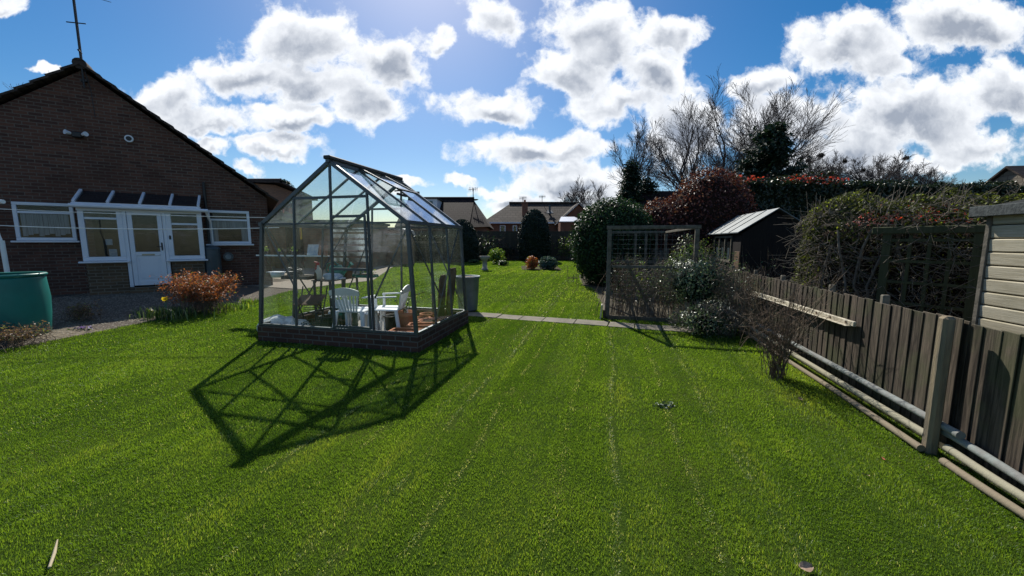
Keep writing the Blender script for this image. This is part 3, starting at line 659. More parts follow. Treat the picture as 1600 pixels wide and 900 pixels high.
pr_ = MB(); zf, zb_ = ztop+.03, hp(136, 297, WY)[1]; x0, x1 = P1[0]-.06, P2_[0]+.0
pr_.box(x0, x1, -.10, .02, ztop-.09, zf, 0, .01); pr_.box(x0+.05, x1-.05, -.02, .06, ztop-.15, ztop-.091)
for k in range(5): x = x0+.04+(x1-x0-.08)*k/4; pr_.beam((x, -.08, zf+.02), (x, WY-.01, zb_), .055, .05, bev=.006)
pf = pr_.build('porch_roof', M['upvc'], H); g_ = MB(); g_.prism([(x0+.04, -.07, zf+.0), (x1-.04, -.07, zf), (x1-.04, WY-.01, zb_-.03), (x0+.04, WY-.01, zb_-.03)], (0, .004, .008)); g_.build('roof_glazing', M['pane_dark'], pf)
gt = MB(); gt.tube([(x0-.02, -.15, ztop-.05), (x1+.16, -.15, ztop-.07)], .045, 10); gt.tube([(x1+.12, -.13, ztop-.1), (x1+.16, .3, ztop-.35), (x1+.17, .4, .95)], .03, 8); gt.build('gutter', M['upvc'], H)
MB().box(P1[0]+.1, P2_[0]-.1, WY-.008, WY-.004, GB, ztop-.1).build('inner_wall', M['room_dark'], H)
dp = MB(); q = hp(318, 285, WY); dp.tube([(q[0], WY-.05, q[1]), (q[0]+.01, WY-.05, 1.2)], .035, 8); dp.build('drain_pipe', M['black_plastic'], H)
q = hp(202, 217, WY); mb = MB(); mb.tube([(q[0], WY-.001, q[1]), (q[0], WY-.05, q[1])], .085, 20); v_ = mb.build('wall_vent', M['upvc'], H); mb = MB(); mb.tube([(q[0], WY-.052, q[1]), (q[0], WY-.056, q[1])], .055, 16); mb.build('grille', M['black_plastic'], v_)
q = hp(122, 212, WY); mb = MB(); mb.box(q[0]-.09, q[0]+.09, WY-.12, WY-.001, q[1]-.06, q[1]+.07, 0, .02)
L_ = mb.build('security_light', M['black_plastic'], H)
for s_ in (-1, 1): mb = MB(); mb.tube([(q[0]+s_*.09, WY-.08, q[1]+.02), (q[0]+s_*.17, WY-.16, q[1]+.03)], [.03, .055], 12); mb.build('lamp_head', M['upvc'] if s_ else M['upvc'], L_)
# aerial on the gable
q = hp(132, 122, WY); A1 = thing('tv_aerial', 'tall thin television aerial mast fixed to the peak of the bungalow gable', 'aerial', HP+HU*(q[0]+.0)-HN*(WY-.10)+np.array([0, 0, q[1]]), TH)
mb = MB(); mb.tube([(0, 0, -.25), (-.0, 0, 2.35)], .019, 8); mb.build('mast', M['dark_metal'], A1)
mb = MB(); mb.box(-.05, .05, 0, .2, -.1, -.06); mb.box(-.05, .05, 0, .2, .2, .24); mb.tube([(.12, 0, -.9), (.1, .02, -.3), (.02, .02, .3), (.02, .02, 1.9)], .008, 6); mb.build('bracket', M['dark_metal'], A1)
mb = MB(); mb.tube([(-.75, 0, 1.93), (.75, .1, 1.98)], .012, 6)
for k in range(12): x = -.7+k*.125; mb.tube([(x, -.13, 1.94), (x+.02, .19, 1.98)], .005, 5)
for k in range(4): mb.tube([(.45, .06, 1.85+k*.06), (.62, .08, 1.85+k*.06)], .006, 5)
mb.tube([(-.16, 0, 1.15), (.16, 0, 1.2)], .012, 6); mb.tube([(0, -.1, .55), (0, .1, .55)], .02, 6); mb.build('antenna', M['dark_metal'], A1)
# water butts, meter, hose reel
q = gnd(22, 523); r0 = .42
WB = thing('water_butt', 'large open topped green plastic water butt at the left edge of the lawn', 'water butt', q, 0)
mb = MB(); prof = [(.02, .0), (r0*.88, 0), (r0*.9, .02), (r0*.97, .3), (r0*1.0, .55), (r0*.95, .86), (r0*.94, .9), (r0*.9, .9), (r0*.9, .7), (.02, .68)]; mb.lathe(prof, n=40); mb.build('drum', M['butt_green'], WB)
mb = MB(); mb.lathe([(r0*.9, .895), (r0*.99, .90), (r0*1.0, .925), (r0*.97, .94), (r0*.9, .935)], n=40); mb.build('rim', M['butt_green'], WB)
t_, z_ = hp(330, 440, .2); q = HP+HU*(t_+.05)-HN*.22; q[2] = float(gz(q[0], q[1]))
B2 = thing('water_butt', 'small dark ribbed water butt with domed lid against the bungalow wall', 'water butt', q, TH); zt = 1.42-q[2]
mb = MB(); mb.lathe([(.02, 0), (.19, 0)]+[(.2+.012*(k % 2), .06+k*.075) for k in range(int((zt-.2)/.075))]+[(.2, zt-.12)], n=24); mb.build('drum', M['butt_dark'], B2)
mb = MB(); mb.lathe([(.215, zt-.13), (.21, zt-.09), (.17, zt-.05), (.08, zt-.02), (0.001, zt-.015)], n=24); mb.build('lid', M['butt_dark'], B2)
t_, z_ = hp(357, 401, WY-.1); q = HP+HU*t_-HN*(WY-.08)+np.array([0, 0, z_]); HR = thing('hose_reel', 'grey round hose reel fixed to the brick wall beneath the small window', 'hose reel', q, TH)
mb = MB(); mb.tube([(0, -.10, 0), (0, -.02, 0)], .12, 20); mb.build('drum', M['butt_dark'], HR); mb = MB(); mb.tube([(0, -.125, 0), (0, -.1, 0)], .07, 16); mb.tube([(.05, -.14, .02), (.05, -.19, .02)], .012, 6); mb.build('handle', M['galvanised'], HR)
# clothes post and lines
pb = gnd(14, 440, 0); Yp = 6.6; pt_ = atY(3, 378, Yp); px_, py_ = pt_[0]+.03, Yp
CP = thing('clothes_post', 'white clothes line post with curved hook standing beside the green water butt', 'post', (px_, py_, 0), 0)
mb = MB(); mb.tube([(0, 0, -.1), (-.03, 0, 1.52)], .032, 12); mb.build('pole', M['white_plastic'], CP)
hk = atY(4, 315, Yp); hk = hk-np.array([px_, py_, 0]); mb = MB(); mb.tube([(-.03, 0, 1.5), (-.09, 0, 1.75), (-.08, 0, hk[2]+.02), (hk[0], 0, hk[2])], .014, 8); mb.tube([(hk[0]-.05, 0, hk[2]), (hk[0]+.01, 0, hk[2])], .035, 10); mb.build('hook', M['white_plastic'], CP)
def line(label, a, b, sag, Ya, Yb):
    p, q = atY(a[0], a[1], Ya), atY(b[0], b[1], Yb); mb = MB(); mb.tube([p+(q-p)*t+np.array([0, 0, -sag*4*t*(1-t)]) for t in np.linspace(0, 1, 14)], .0075 if b[1] > 350 else .0055, 6); return tag(mb.build('clothes_line', M['wire']), label, 'clothes line', 'washing lines')
line('upper of the two white washing lines crossing in front of the bungalow', (-30, 325), (418, 340), .02, Yp, 7.0)
line('lower of the two white washing lines crossing in front of the bungalow', (-30, 351), (436, 355.5), .05, Yp, 6.8)

# ================================================================= GREENHOUSE
GC = np.array([-1.30, 5.107, 0.0]); GW, GL = 2.6, 1.87; ZB, ZE, ZR = .24, 1.755, 2.585
G = thing('greenhouse', 'aluminium framed greenhouse with open roof vent on a dark brick base in the lawn', 'greenhouse', GC, -YAW)
fx0, fx1, fr_ = -(GW-.165), -.08, -(GW/2-.075)      # eaves left, eaves right, ridge (x)
mb = MB()
for (a, b, c, d) in ((-GW-.035, .035, -.035, .075), (-GW-.035, .035, GL-.075, GL+.035), (-GW-.035, -GW+.075, .075, GL-.075), (-.075, .035, .075, GL-.075)): mb.box(a, b, c, d, -.15, ZB)
mb.build('base_wall', M['base_brick'], G)
mb = MB(); mb.box(-GW+.08, -.08, .08, GL-.08, -.05, .03); mb.build('floor_slab', M['concrete'], G)
def gp(xf, z):        # point of a front/back upright: xf 0..1 from left to right
    t = np.clip((z-ZB)/(ZE-ZB), 0, 1); x0 = -GW*(1-t)+fx0*t; x1 = 0*(1-t)+fx1*t; return x0+(x1-x0)*xf
def rz_(xf):         # roof height over a fraction
    xe = fx0+(fx1-fx0)*xf; return ZE+(ZR-ZE)*((xe-fx0)/(fr_-fx0) if xe < fr_ else (fx1-xe)/(fx1-fr_))
bw = .028; fm = MB()
for y in (0.0, GL):
    for xf in (0, .25, .5, .75, 1.0):
        zt = ZE if xf in (0, 1.0) else (ZR if xf == .5 else rz_(xf)-.01)
        top = (fr_ if xf == .5 else fx0+(fx1-fx0)*xf, y, zt); w_ = bw
        if xf in (.25, .5, .75): fm.beam((gp(xf, ZB), y, ZB), top, w_, w_, (0, 1, 0))
        else: fm.beam((gp(xf, ZB), y, ZB), (fx0 if xf == 0 else fx1, y, ZE), .046, .044, (0, 1, 0))
    fm.beam((-GW, y, ZB+.015), (0, y, ZB+.015), .04, .03); fm.beam((fx0, y, ZE), (fx1, y, ZE), .022, .022)
    fm.beam((fx0, y, ZE), (fr_, y, ZR), .05, .05, (0, 1, 0)); fm.beam((fr_, y, ZR), (fx1, y, ZE), .05, .05, (0, 1, 0))
    zt = rz_(.25)-.05; fm.beam((fx0+(fx1-fx0)*.25, y+.004, zt), (fx0+(fx1-fx0)*.75, y+.004, zt), .034, .034)
for (xb, xe) in ((-GW, fx0), (0, fx1)):
    fm.beam((xb, 0, ZB+.015), (xb, GL, ZB+.015), .04, .032); fm.beam((xe, -.04, ZE), (xe, GL+.04, ZE), .06, .05)
    for k in (1, 2):
        y = GL*k/3; fm.beam((xb, y, ZB), (xe, y, ZE), bw, bw, (0, 1, 0)); fm.beam((xe, y, ZE+.01), (fr_, y, ZR), bw, bw, (0, 1, 0))
fm.beam((fr_, -.05, ZR+.005), (fr_, GL+.05, ZR+.005), .05, .05)
frame = fm.build('frame', M['aluminium'], G)
MB().beam((fr_, -.06, ZR+.05), (fr_, GL*.99, ZR+.05), .11, .05, bev=.01).build('ridge_cap', M['dark_metal'], G)
br = MB()
def brace(p, q, up=(0, 1, .01)): MB().beam(p, q, .022, .012, up).build('brace', M['aluminium'], G)
brace((gp(1, ZE)-.02, .03, ZE-.06), (gp(.75, .7)+.02, .03, .72)); brace((gp(0, ZE)+.02, .03, ZE-.06), (gp(.25, .7), .03, .75)); 
brace((-GW+.05, GL-.03, ZB+.1), (gp(.25, ZE), GL-.03, ZE-.05)); brace((-.05, GL-.03, ZB+.1), (gp(.75, ZE), GL-.03, ZE-.05))
for xe, xb in ((fx1, 0), (fx0, -GW)):
    s_ = -1 if xb == 0 else 1; brace((xe+.02*s_, .06, ZE-.05), (xb+.03*s_, GL/3*1.9, ZB+.06), (1, 0, 0)); brace((xb+.03*s_, GL/3*1.1, ZB+.06), (xe+.02*s_, GL-.06, ZE-.05), (1, 0, 0))
# glazing, bay by bay
def pane(pts, mt='glass_wall', name='glass_pane', th=.003, parent=None):
    p = [np.array(q, float) for q in pts]; nrm = np.cross(p[1]-p[0], p[2]-p[0]); nrm /= np.linalg.norm(nrm); MB().prism(p, nrm*th).build(name, M[mt], parent or G)
for y in (0.0, GL):
    for k in range(4):
        a, b = k*.25, (k+1)*.25
        if y == 0 and k == 2:
            continue
        ta_ = [(gp(a, ZB+.03), y, ZB+.03), (gp(b, ZB+.03), y, ZB+.03)]
        xa, xb = (fx0+(fx1-fx0)*a if a != .5 else fr_), (fx0+(fx1-fx0)*b if b != .5 else fr_)
        pane(ta_+[(xb, y, ZE), (xa, y, ZE)]); za_, zb2 = (ZR if a == .5 else rz_(a) if a not in (0, 1) else ZE), (ZR if b == .5 else rz_(b) if b not in (0, 1) else ZE)
        pts = [(xa, y, ZE+.002), (xb, y, ZE+.002), (xb, y, zb2)] + ([(xa, y, za_)] if za_ > ZE+.01 else [])
        if zb2 <= ZE+.01: pts = [(xa, y, ZE+.002), (xb, y, ZE+.002), (xa, y, za_)]
        pane(pts)
for (xb, xe) in ((-GW, fx0), (0, fx1)):
    for k in range(3):
        y0, y1 = GL*k/3, GL*(k+1)/3; pane([(xb, y0, ZB+.03), (xb, y1, ZB+.03), (xe, y1, ZE), (xe, y0, ZE)])
        if xb == 0 and k == 1:
            mx_ = fr_+(xe-fr_)*.52; mz = ZR+(ZE-ZR)*.52; pane([(xe, y0, ZE), (xe, y1, ZE), (mx_, y1, mz), (mx_, y0, mz)], 'glass_roof')
        else: pane([(xe, y0, ZE), (xe, y1, ZE), (fr_, y1, ZR), (fr_, y0, ZR)], 'glass_roof')
# gable door leaf
dx0, dx1 = .5, .75; dm = MB(); zd = ZE+.1
def dpt(xf, z): return np.array([gp(xf, z) if z < ZE else fx0+(fx1-fx0)*xf, -.03, z])
for xf, o_ in ((.5, .03), (.75, -.03)): dm.beam(dpt(xf, ZB+.05)+(o_, 0, 0), dpt(xf, zd)+(o_, 0, 0), .03, .02, (0, 1, 0))
for z in (ZB+.06, 1.12, zd-.01): dm.beam(dpt(.5, z)+(.03, 0, 0), dpt(.75, z)+(-.03, 0, 0), .022, .035, (0, 0, 1))
door_ = dm.build('door', M['aluminium'], G)
pane([dpt(.5, ZB+.06)+(.04, .005, 0), dpt(.75, ZB+.06)+(-.04, .005, 0), dpt(.75, 1.11)+(-.04, .005, 0), dpt(.5, 1.11)+(.04, .005, 0)], parent=door_)
pane([dpt(.5, 1.13)+(.04, .005, 0), dpt(.75, 1.13)+(-.04, .005, 0), dpt(.75, zd-.02)+(-.04, .005, 0), dpt(.5, zd-.02)+(.04, .005, 0)], parent=door_)
pane([(fr_, 0, zd+.02), (fx0+(fx1-fx0)*.75, 0, zd+.02), (fx0+(fx1-fx0)*.75, 0, rz_(.75)), (fr_, 0, ZR)])
def gi(px, py, y):
    nA_ = np.array([sin(YAW), cos(YAW), 0]); q = onplane(px, py, GC+nA_*y, nA_)-GC; return q@np.array([cos(YAW), -sin(YAW), 0]), q[2]
# louvred vent in the back gable, seen through the door
lv = MB()
for k in range(6): z = 1.15+k*.115; lv.obox(((gi(520, 400, GL)[0]+gi(579, 400, GL)[0])/2, GL-.03, z), (gi(579, 400, GL)[0]-gi(520, 400, GL)[0], 0, 0), (0, .012, .0), (0, -.035, .075))
lo_ = lv.build('louvre', M['louvre_glass'] if 'louvre_glass' in M else glassmat('louvre_glass', tint=(.72, .78, .8), dirt=.35, dcol=(.6, .66, .7)), G)
# open roof vent on the right slope
u = np.array([fx1-fr_, 0, ZE-ZR]); u /= np.linalg.norm(u); nr = np.array([-u[2], 0, u[0]]); tilt = radians(9); uu = u*cos(tilt)+nr*sin(tilt); h0 = np.array([fr_, 0, ZR+.03]); Lv = .72
ve = MB(); y0, y1 = GL/3+.02, GL*2/3-.02
c = [h0+np.array([0, y0, 0]), h0+np.array([0, y1, 0]), h0+uu*Lv+np.array([0, y1, 0]), h0+uu*Lv+np.array([0, y0, 0])]
for i in range(4): ve.beam(c[i], c[(i+1) % 4], .028, .025, tuple(nr))
vent = ve.build('roof_vent', M['aluminium'], G); pane(c, 'glass_roof', 'glass_pane', parent=vent)
mb = MB(); k_ = h0+uu*Lv*.95+np.array([0, (y0+y1)/2, 0]); mb.beam(k_, k_-nr*.12-u*.15, .02, .012, (0, 1, 0)); mb.beam(k_-u*.02-nr*.1+np.array([0, -.12, 0]), k_-nr*.1+np.array([0, .12, 0]), .03, .03); mb.build('stay_bar', M['dark_metal'], vent)
# ----- contents; gw(x, y) in greenhouse frame -> world
def gw(x, y, z=.03): p = GC[:2]+np.array([cos(YAW), -sin(YAW)])*x+np.array([sin(YAW), cos(YAW)])*y; return (p[0], p[1], z)
def gi(px, py, y):    # greenhouse-frame x and z of a sighting at depth y inside
    nA_ = np.array([sin(YAW), cos(YAW), 0]); q = onplane(px, py, GC+nA_*y, nA_)-GC; return q@np.array([cos(YAW), -sin(YAW), 0]), q[2]
RG = -YAW
xa, z1 = -2.40, 0; xb, _ = gi(532, 447, 1.1)
ST = thing('potting_bench', 'slatted aluminium potting bench along the left side inside the greenhouse', 'bench', gw((xa+xb)/2, 1.3), RG)
w = (xb-xa)/2; zt = .82
mb = MB(); 
for k in range(6): mb.box(-w, w, -.45+k*.13, -.45+k*.13+.09, zt-.02, zt)
mb.build('bench_top', M['weathered_beam'], ST)
for sx in (-1, 1):
    for sy in (-.42, .3): MB().box(sx*(w-.03)-.015, sx*(w-.03)+.015, sy-.015, sy+.015, 0, zt-.023).build('leg', M['aluminium'], ST)
SH = thing('high_shelf', 'narrow white shelf fixed across the back glazing of the greenhouse', 'shelf', gw((gi(407, 399, 1.7)[0]+gi(512, 399, 1.7)[0])/2, 1.68, gi(450, 399, 1.7)[1]), RG)
w = (gi(512, 399, 1.7)[0]-gi(407, 399, 1.7)[0])/2; mb = MB(); mb.box(-w, w, -.08, .08, -.015, .0, 0, .004); mb.box(-w, w, -.085, -.078, -.015, .012); mb.build('board', M['white_plastic'], SH)
for k in (-.8, 0, .8): MB().beam((k*w, .07, -.18), (k*w, -.06, -.017), .015, .01).build('bracket', M['aluminium'], SH)
def on_shelf(px0, px1, py0, nm, label, cat, mt, y=1.66):
    x0, zt_ = gi(px0, py0, y); x1, _ = gi(px1, py0, y); z0 = gi(450, 399, 1.7)[1]+.001; t = thing(nm, label, cat, gw((x0+x1)/2, y, z0), RG)
    mb = MB(); hh_ = zt_-z0; ww_ = (x1-x0)/2; mb.obox((0, 0, hh_/2), (2*ww_, 0, 0), (0, .006, .0), (0, .05, hh_)); mb.build('panel', M[mt], t); MB().box(-ww_*.6, ww_*.6, .03, .045, 0, hh_*.5).build('stand', M['straw'], t); return t
on_shelf(480, 496.5, 382, 'picture_card', 'pale blue and white picture card standing on the greenhouse shelf', 'card', 'card_white'); on_shelf(498, 512, 383.5, 'picture_card', 'orange brown picture card standing on the greenhouse shelf', 'card', 'card_brown')
x_, z_ = gi(470, 363, 1.5); t = thing('plant_thermometer', 'thin yellow thermometer strip hanging inside the greenhouse', 'thermometer', gw(x_, 1.5, z_), RG); MB().box(-.022, .022, -.006, .006, -.13, .12, 0, .004).build('backing', M['yellow'], t); mb = MB(); mb.tube([(0, -.01, -.09), (0, -.01, .09)], .004, 6); mb.build('glass_tube', M['red_cap'], t); mb = MB(); mb.tube([(0, 0, .12), (0, 0, .35)], .002, 5); mb.build('string', M['straw'], t)
BZ = .03+.82+.001
def prop(name, label, cat, x, y, z=BZ, rz=0.0, group=None): return thing(name, label, cat, gw(x, y, z), RG+rz, group)
# things on the bench
x_, _ = gi(434, 436, 1.15); t = prop('storage_box', 'low white and blue plastic box on the greenhouse bench', 'box', x_, 1.15); mb = MB(); mb.lathe([(.01, 0), (.12, 0), (.14, .09), (.13, .09), (.115, .012), (.01, .012)], n=4, sx=1.2); mb.build('tub', M['white_plastic'], t); MB().box(-.15, .15, -.1, .1, .092, .102, 0, .004).build('lid', M['card_white'], t)
x_, _ = gi(462, 432, 1.2); t = prop('hose_coil', 'coiled black hose lying on the greenhouse bench', 'hose', x_, 1.2); mb = MB()
pts = []
for k in range(110): a = k*.33; rr = .15-.0004*k; pts.append((rr*cos(a), rr*sin(a)*.8, .02+.0011*k+.06*max(0, sin(a*.5))*(k > 70)))
mb.tube(pts, .013, 6); mb.build('hose', M['black_plastic'], t)
x_, _ = gi(470, 441, 1.0); t = prop('seed_tray', 'flat black seed tray of soil at the front of the greenhouse bench', 'tray', x_, .98); mb = MB(); 
for a in ((-.28, .28, -.12, .12, 0, .006), (-.28, .28, -.12, -.112, 0, .06), (-.28, .28, .112, .12, 0, .06), (-.28, -.272, -.112, .112, 0, .06), (.272, .28, -.112, .112, 0, .06)): mb.box(*a)
mb.build('tray', M['black_plastic'], t); MB().box(-.27, .27, -.11, .11, .006, .045).build('soil', M['soil'], t)
x_, _ = gi(498, 430, .95); t = prop('spray_bottle', 'cream spray bottle with red trigger cap on the greenhouse bench', 'bottle', x_, .95); mb = MB(); mb.lathe([(.01, 0), (.05, 0), (.055, .02), (.055, .15), (.03, .2), (.018, .22), (.018, .25)], n=18); mb.build('bottle', M['bottle_white'], t); mb = MB(); mb.lathe([(.02, .25), (.024, .29), (.012, .30), (.001, .30)], n=12); mb.beam((0, 0, .29), (-.07, 0, .30), .02, .02); mb.beam((-.03, 0, .28), (-.05, 0, .22), .01, .015, (0, 1, 0)); mb.build('trigger', M['red_cap'], t)
x_, _ = gi(494, 447, .9); t = prop('spray_bottle', 'dark maroon bottle standing on the edge of the greenhouse bench', 'bottle', x_, .92); mb = MB(); mb.lathe([(.01, 0), (.035, 0), (.037, .1), (.015, .15), (.015, .18), (.001, .18)], n=14); mb.build('bottle', M['brown_board'], t); mb = MB(); mb.lathe([(.018, .18), (.018, .205), (.001, .205)], n=10); mb.build('cap', M['red_cap'], t)
x_, _ = gi(526, 436, 1.15); t = prop('watering_can', 'green plastic watering can on the greenhouse bench', 'watering can', x_, 1.15); mb = MB(); mb.lathe([(.01, 0), (.12, 0), (.125, .03), (.115, .2), (.09, .24), (.07, .24)], n=20); mb.build('body', M['can_green'], t)
mb = MB(); mb.tube([(.1, 0, .05), (.2, 0, .15), (.29, 0, .25)], [.03, .02, .016], 10); mb.tube([(.28, 0, .24), (.32, 0, .275)], [.018, .04], 12); mb.build('spout', M['can_green'], t); mb = MB(); mb.tube([(-.11, 0, .06), (-.2, 0, .14), (-.17, 0, .26), (-.02, 0, .30), (.07, 0, .23)], .012, 8); mb.build('handle', M['can_green'], t)
for k, (px, yy, s_) in enumerate(((408, 1.3, .8), (545, 1.3, .9))):
    x_, _ = gi(px, 440, yy); x_ = max(x_, -2.38); t = prop('plant_pot', ('small terracotta pot at the left end of the greenhouse bench', 'tall brown pot behind the watering can on the greenhouse bench')[k], 'pot', x_, yy); mb = MB(); mb.lathe([(.01, 0), (.06*s_, 0), (.085*s_, .15*s_), (.095*s_, .15*s_), (.095*s_, .18*s_), (.08*s_, .18*s_), (.075*s_, .13*s_), (.01, .13*s_)], n=20); mb.build('pot', M['terracotta'] if k == 0 else M['brown_board'], t)
# white plastic garden chairs
def plastic_chair(label, x, y, rz):
    t = prop('garden_chair', label, 'chair', x, y, .03, rz, 'white plastic chairs in the greenhouse')
    mb = MB(); mb.obox((0, 0, .42), (.46, 0, 0), (0, .44, .0), (0, 0, .022), 0, .01); mb.box(-.23, .23, -.225, -.205, .37, .41, 0, .008); mb.build('seat', M['white_plastic'], t)
    bk = MB(); n_ = 7     # fan back of slats with a solid top rail
    for k in range(n_):
        a = -.12+.04*k; b = -.19+.38*k/(n_-1); bk.beam((a, .215, .43), (b, .29, .72), .030, .012, (0, 1, 0))
    for k in range(10):
        a0, a1 = -.23+.046*k, -.23+.046*(k+1); z0, z1_ = .80-.9*a0*a0, .80-.9*a1*a1
        bk.add([(a0, .30, .68), (a1, .30, .68), (a1, .325, z1_), (a0, .325, z0), (a0, .315, .68), (a1, .315, .68), (a1, .34, z1_), (a0, .34, z0)], [(0, 1, 2, 3), (4, 7, 6, 5), (3, 2, 6, 7), (0, 4, 5, 1)])
    bk.build('backrest', M['white_plastic'], t)
    for sx in (-1, 1):
        mb = MB(); mb.obox((sx*.245, .02, .63), (.06, 0, 0), (0, .42, .02), (0, 0, .02), 0, .008); mb.beam((sx*.245, -.17, .0), (sx*.245, -.16, .62), .05, .035, (0, 1, 0), 0, .008); mb.build('armrest', M['white_plastic'], t)
        MB().beam((sx*.25, -.24, 0), (sx*.215, -.20, .41), .055, .04, (0, 1, 0), 0, .01).build('leg', M['white_plastic'], t); MB().beam((sx*.25, .27, 0), (sx*.20, .20, .43), .06, .045, (0, 1, 0), 0, .01).build('leg', M['white_plastic'], t)
    return t
x_, _ = gi(560, 500, .55); plastic_chair('white plastic chair turned with its slatted back to the greenhouse door', x_, .50, radians(180)-.1+.25)
x_, _ = gi(600, 500, .62); plastic_chair('white plastic chair seen from the side, nearer the right glazing', x_+.02, .72, radians(-80))
# folding metal rack and crates on the floor
x_, _ = gi(480, 480, .5); t = prop('folding_chair', 'folded dark metal chair with brown seat left of the door', 'chair', x_-.04, .62, .03, .3)
mb = MB(); mb.obox((0, 0, .52), (.40, 0, 0), (0, .30, .12), (0, -.004, .015)); mb.build('seat', M['brown_board'], t)
mb = MB()
for sx in (-.2, .2): mb.tube([(sx, -.2, 0), (sx, .15, .6), (sx, .2, .72)], .011, 8); mb.tube([(sx*.85, .25, 0), (sx*.85, -.1, .5)], .011, 8)
for z in (.12, .3): mb.tube([(-.2, -.2+z*.55, z), (.2, -.2+z*.55, z)], .008, 6)
mb.build('frame', M['dark_metal'], t); mb = MB(); 
for k in range(6): mb.tube([(-.17, .1+k*.015, .3+k*.035), (.17, .1+k*.015, .3+k*.035)], .006, 6)
mb.build('backrest', M['dark_metal'], t)
x_, _ = gi(500, 490, .4); t = prop('mesh_basket', 'dark green wire basket on the greenhouse floor left of the door', 'basket', x_, .36, .03, .2); mb = MB()
for k in range(7): z = .02+k*.035; w_ = .17+.03*k/6; mb.tube([(-w_, -.13, z), (w_, -.13, z), (w_, .13, z), (-w_, .13, z), (-w_, -.13, z)], .005, 5)
for k in range(11): a = -.17+.034*k; mb.tube([(a, -.13, .02), (a*1.17, -.13, .235)], .004, 5); mb.tube([(a, .13, .02), (a*1.17, .13, .235)], .004, 5)
mb.build('wire_sides', M['crate_green'], t); MB().box(-.17, .17, -.12, .12, .01, .12).build('bag', M['crate_green'], t)
x_, _ = gi(537, 492, .9); t = prop('storage_crate', 'dark green plastic crate under the bench behind the door', 'crate', x_-.02, .95, .03); mb = MB(); mb.prism([(-.16, -.13, 0), (.16, -.13, 0), (.16, .13, 0), (-.16, .13, 0)], (0, 0, .33)); mb.box(-.18, .18, -.15, .15, .33, .36, 0, .008); mb.build('body', M['crate_green'], t); mb = MB(); mb.box(-.06, .06, -.142, -.131, .24, .28, 0, .004); mb.build('handle', M['can_green'], t)
x_, _ = gi(533, 463, .9); t = prop('basin', 'upturned white plastic basin resting on the dark green crate', 'basin', x_-.02, .95, .392); mb = MB(); mb.lathe([(.18, 0), (.185, .006), (.13, .11), (.01, .115)], n=24, sy=.75); mb.build('bowl', M['white_plastic'], t); mb = MB(); mb.lathe([(.175, .0), (.195, .0), (.195, .01), (.175, .012)], n=24, sy=.75); mb.build('rim', M['white_plastic'], t)
# fleece heap
x_, _ = gi(440, 500, .35); t = prop('fleece_heap', 'heap of white garden fleece on the floor in the left corner of the greenhouse', 'fleece', x_, .42, .03); ob = core('cloth', (0, 0, .02), (.46, .30, .28), 21, M['fleece'], t, amp=.22, k=1.0, zcut=0.0)
# terracotta pots and troughs by the right side
def pot(label, x, y, r, h, mt='terracotta', soil=True, group='terracotta pots in the greenhouse'):
    t = prop('plant_pot', label, 'pot', x, y, .03, 0, group); mb = MB(); mb.lathe([(.01, 0), (r*.68, 0), (r*.92, h*.8), (r*1.0, h*.8), (r*1.02, h), (r*.88, h), (r*.84, h*.8), (.01, h*.78)], n=26); mb.build('pot', M[mt], t)
    if soil: mb = MB(); mb.lathe([(.001, h*.86), (r*.85, h*.84)], n=20); mb.build('soil', M['soil'], t)
    return t
def trough(label, x, y, L, Wd, h, rz):
    t = prop('planter_trough', label, 'trough', x, y, .03, rz, 'terracotta troughs in the greenhouse'); mb = MB(); e = .018
    for (c, ax, ay) in (((0, -Wd/2, h/2), (L, 0, 0), (0, e, 0)), ((0, Wd/2, h/2), (L, 0, 0), (0, e, 0)), ((-L/2, 0, h/2), (e, 0, 0), (0, Wd-e, 0)), ((L/2, 0, h/2), (e, 0, 0), (0, Wd-e, 0))): mb.obox(c, ax, ay, (0, 0, h), 0, .004)
    mb.box(-L/2, L/2, -Wd/2, Wd/2, .0, .02); mb.build('trough', M['terracotta'], t)
    rm = MB()
    for (c, ax, ay) in (((0, -Wd/2, h), (L+.05, 0, 0), (0, e+.02, 0)), ((0, Wd/2, h), (L+.05, 0, 0), (0, e+.02, 0)), ((-L/2, 0, h), (e+.02, 0, 0), (0, Wd, 0)), ((L/2, 0, h), (e+.02, 0, 0), (0, Wd, 0))): rm.obox(np.array(c)+(0, 0, .0085), ax, ay, (0, 0, .016), 0, .004)
    rm.build('rim', M['terracotta'], t); MB().box(-L/2+.02, L/2-.02, -Wd/2+.02, Wd/2-.02, .02, h*.55).build('soil', M['soil'], t); return t
trough('nearest empty terracotta trough in the right front corner of the greenhouse', -.30, .24, .40, .20, .20, .12)
trough('long terracotta trough behind the front corner trough in the greenhouse', -.24, .66, .42, .20, .20, .3)
pot('wide shallow terracotta bowl behind the two troughs in the greenhouse', -.30, 1.02, .19, .20)
p_ = pot('large terracotta pot with a leafy stem growing in it beside the side-on chair', gi(632, 490, .95)[0]+.02, .92, .16, .34)
st = []; R = np.random.default_rng(3)
for k in range(6): a = R.uniform(0, 6.28); st.append(((0, 0, .27), (.08*cos(a), .08*sin(a), .52+.1*R.random()), .006, .003))
sticks('stem', st, M['twig'], p_); P = np.concatenate([np.array(s[0])+(np.array(s[1])-np.array(s[0]))*R.uniform(.3, 1, (10, 1)) for s in st])+R.normal(0, .02, (60, 3)); leaves('leaf', P, P-np.array([0, 0, .3]), .05, M['mid_leaf'], p_, seed=4)
pot('small terracotta pot standing between the legs of the white chairs', gi(584, 508, .3)[0], .26, .09, .15); pot('medium terracotta pot at the back right of the greenhouse floor', -.55, 1.45, .14, .22)
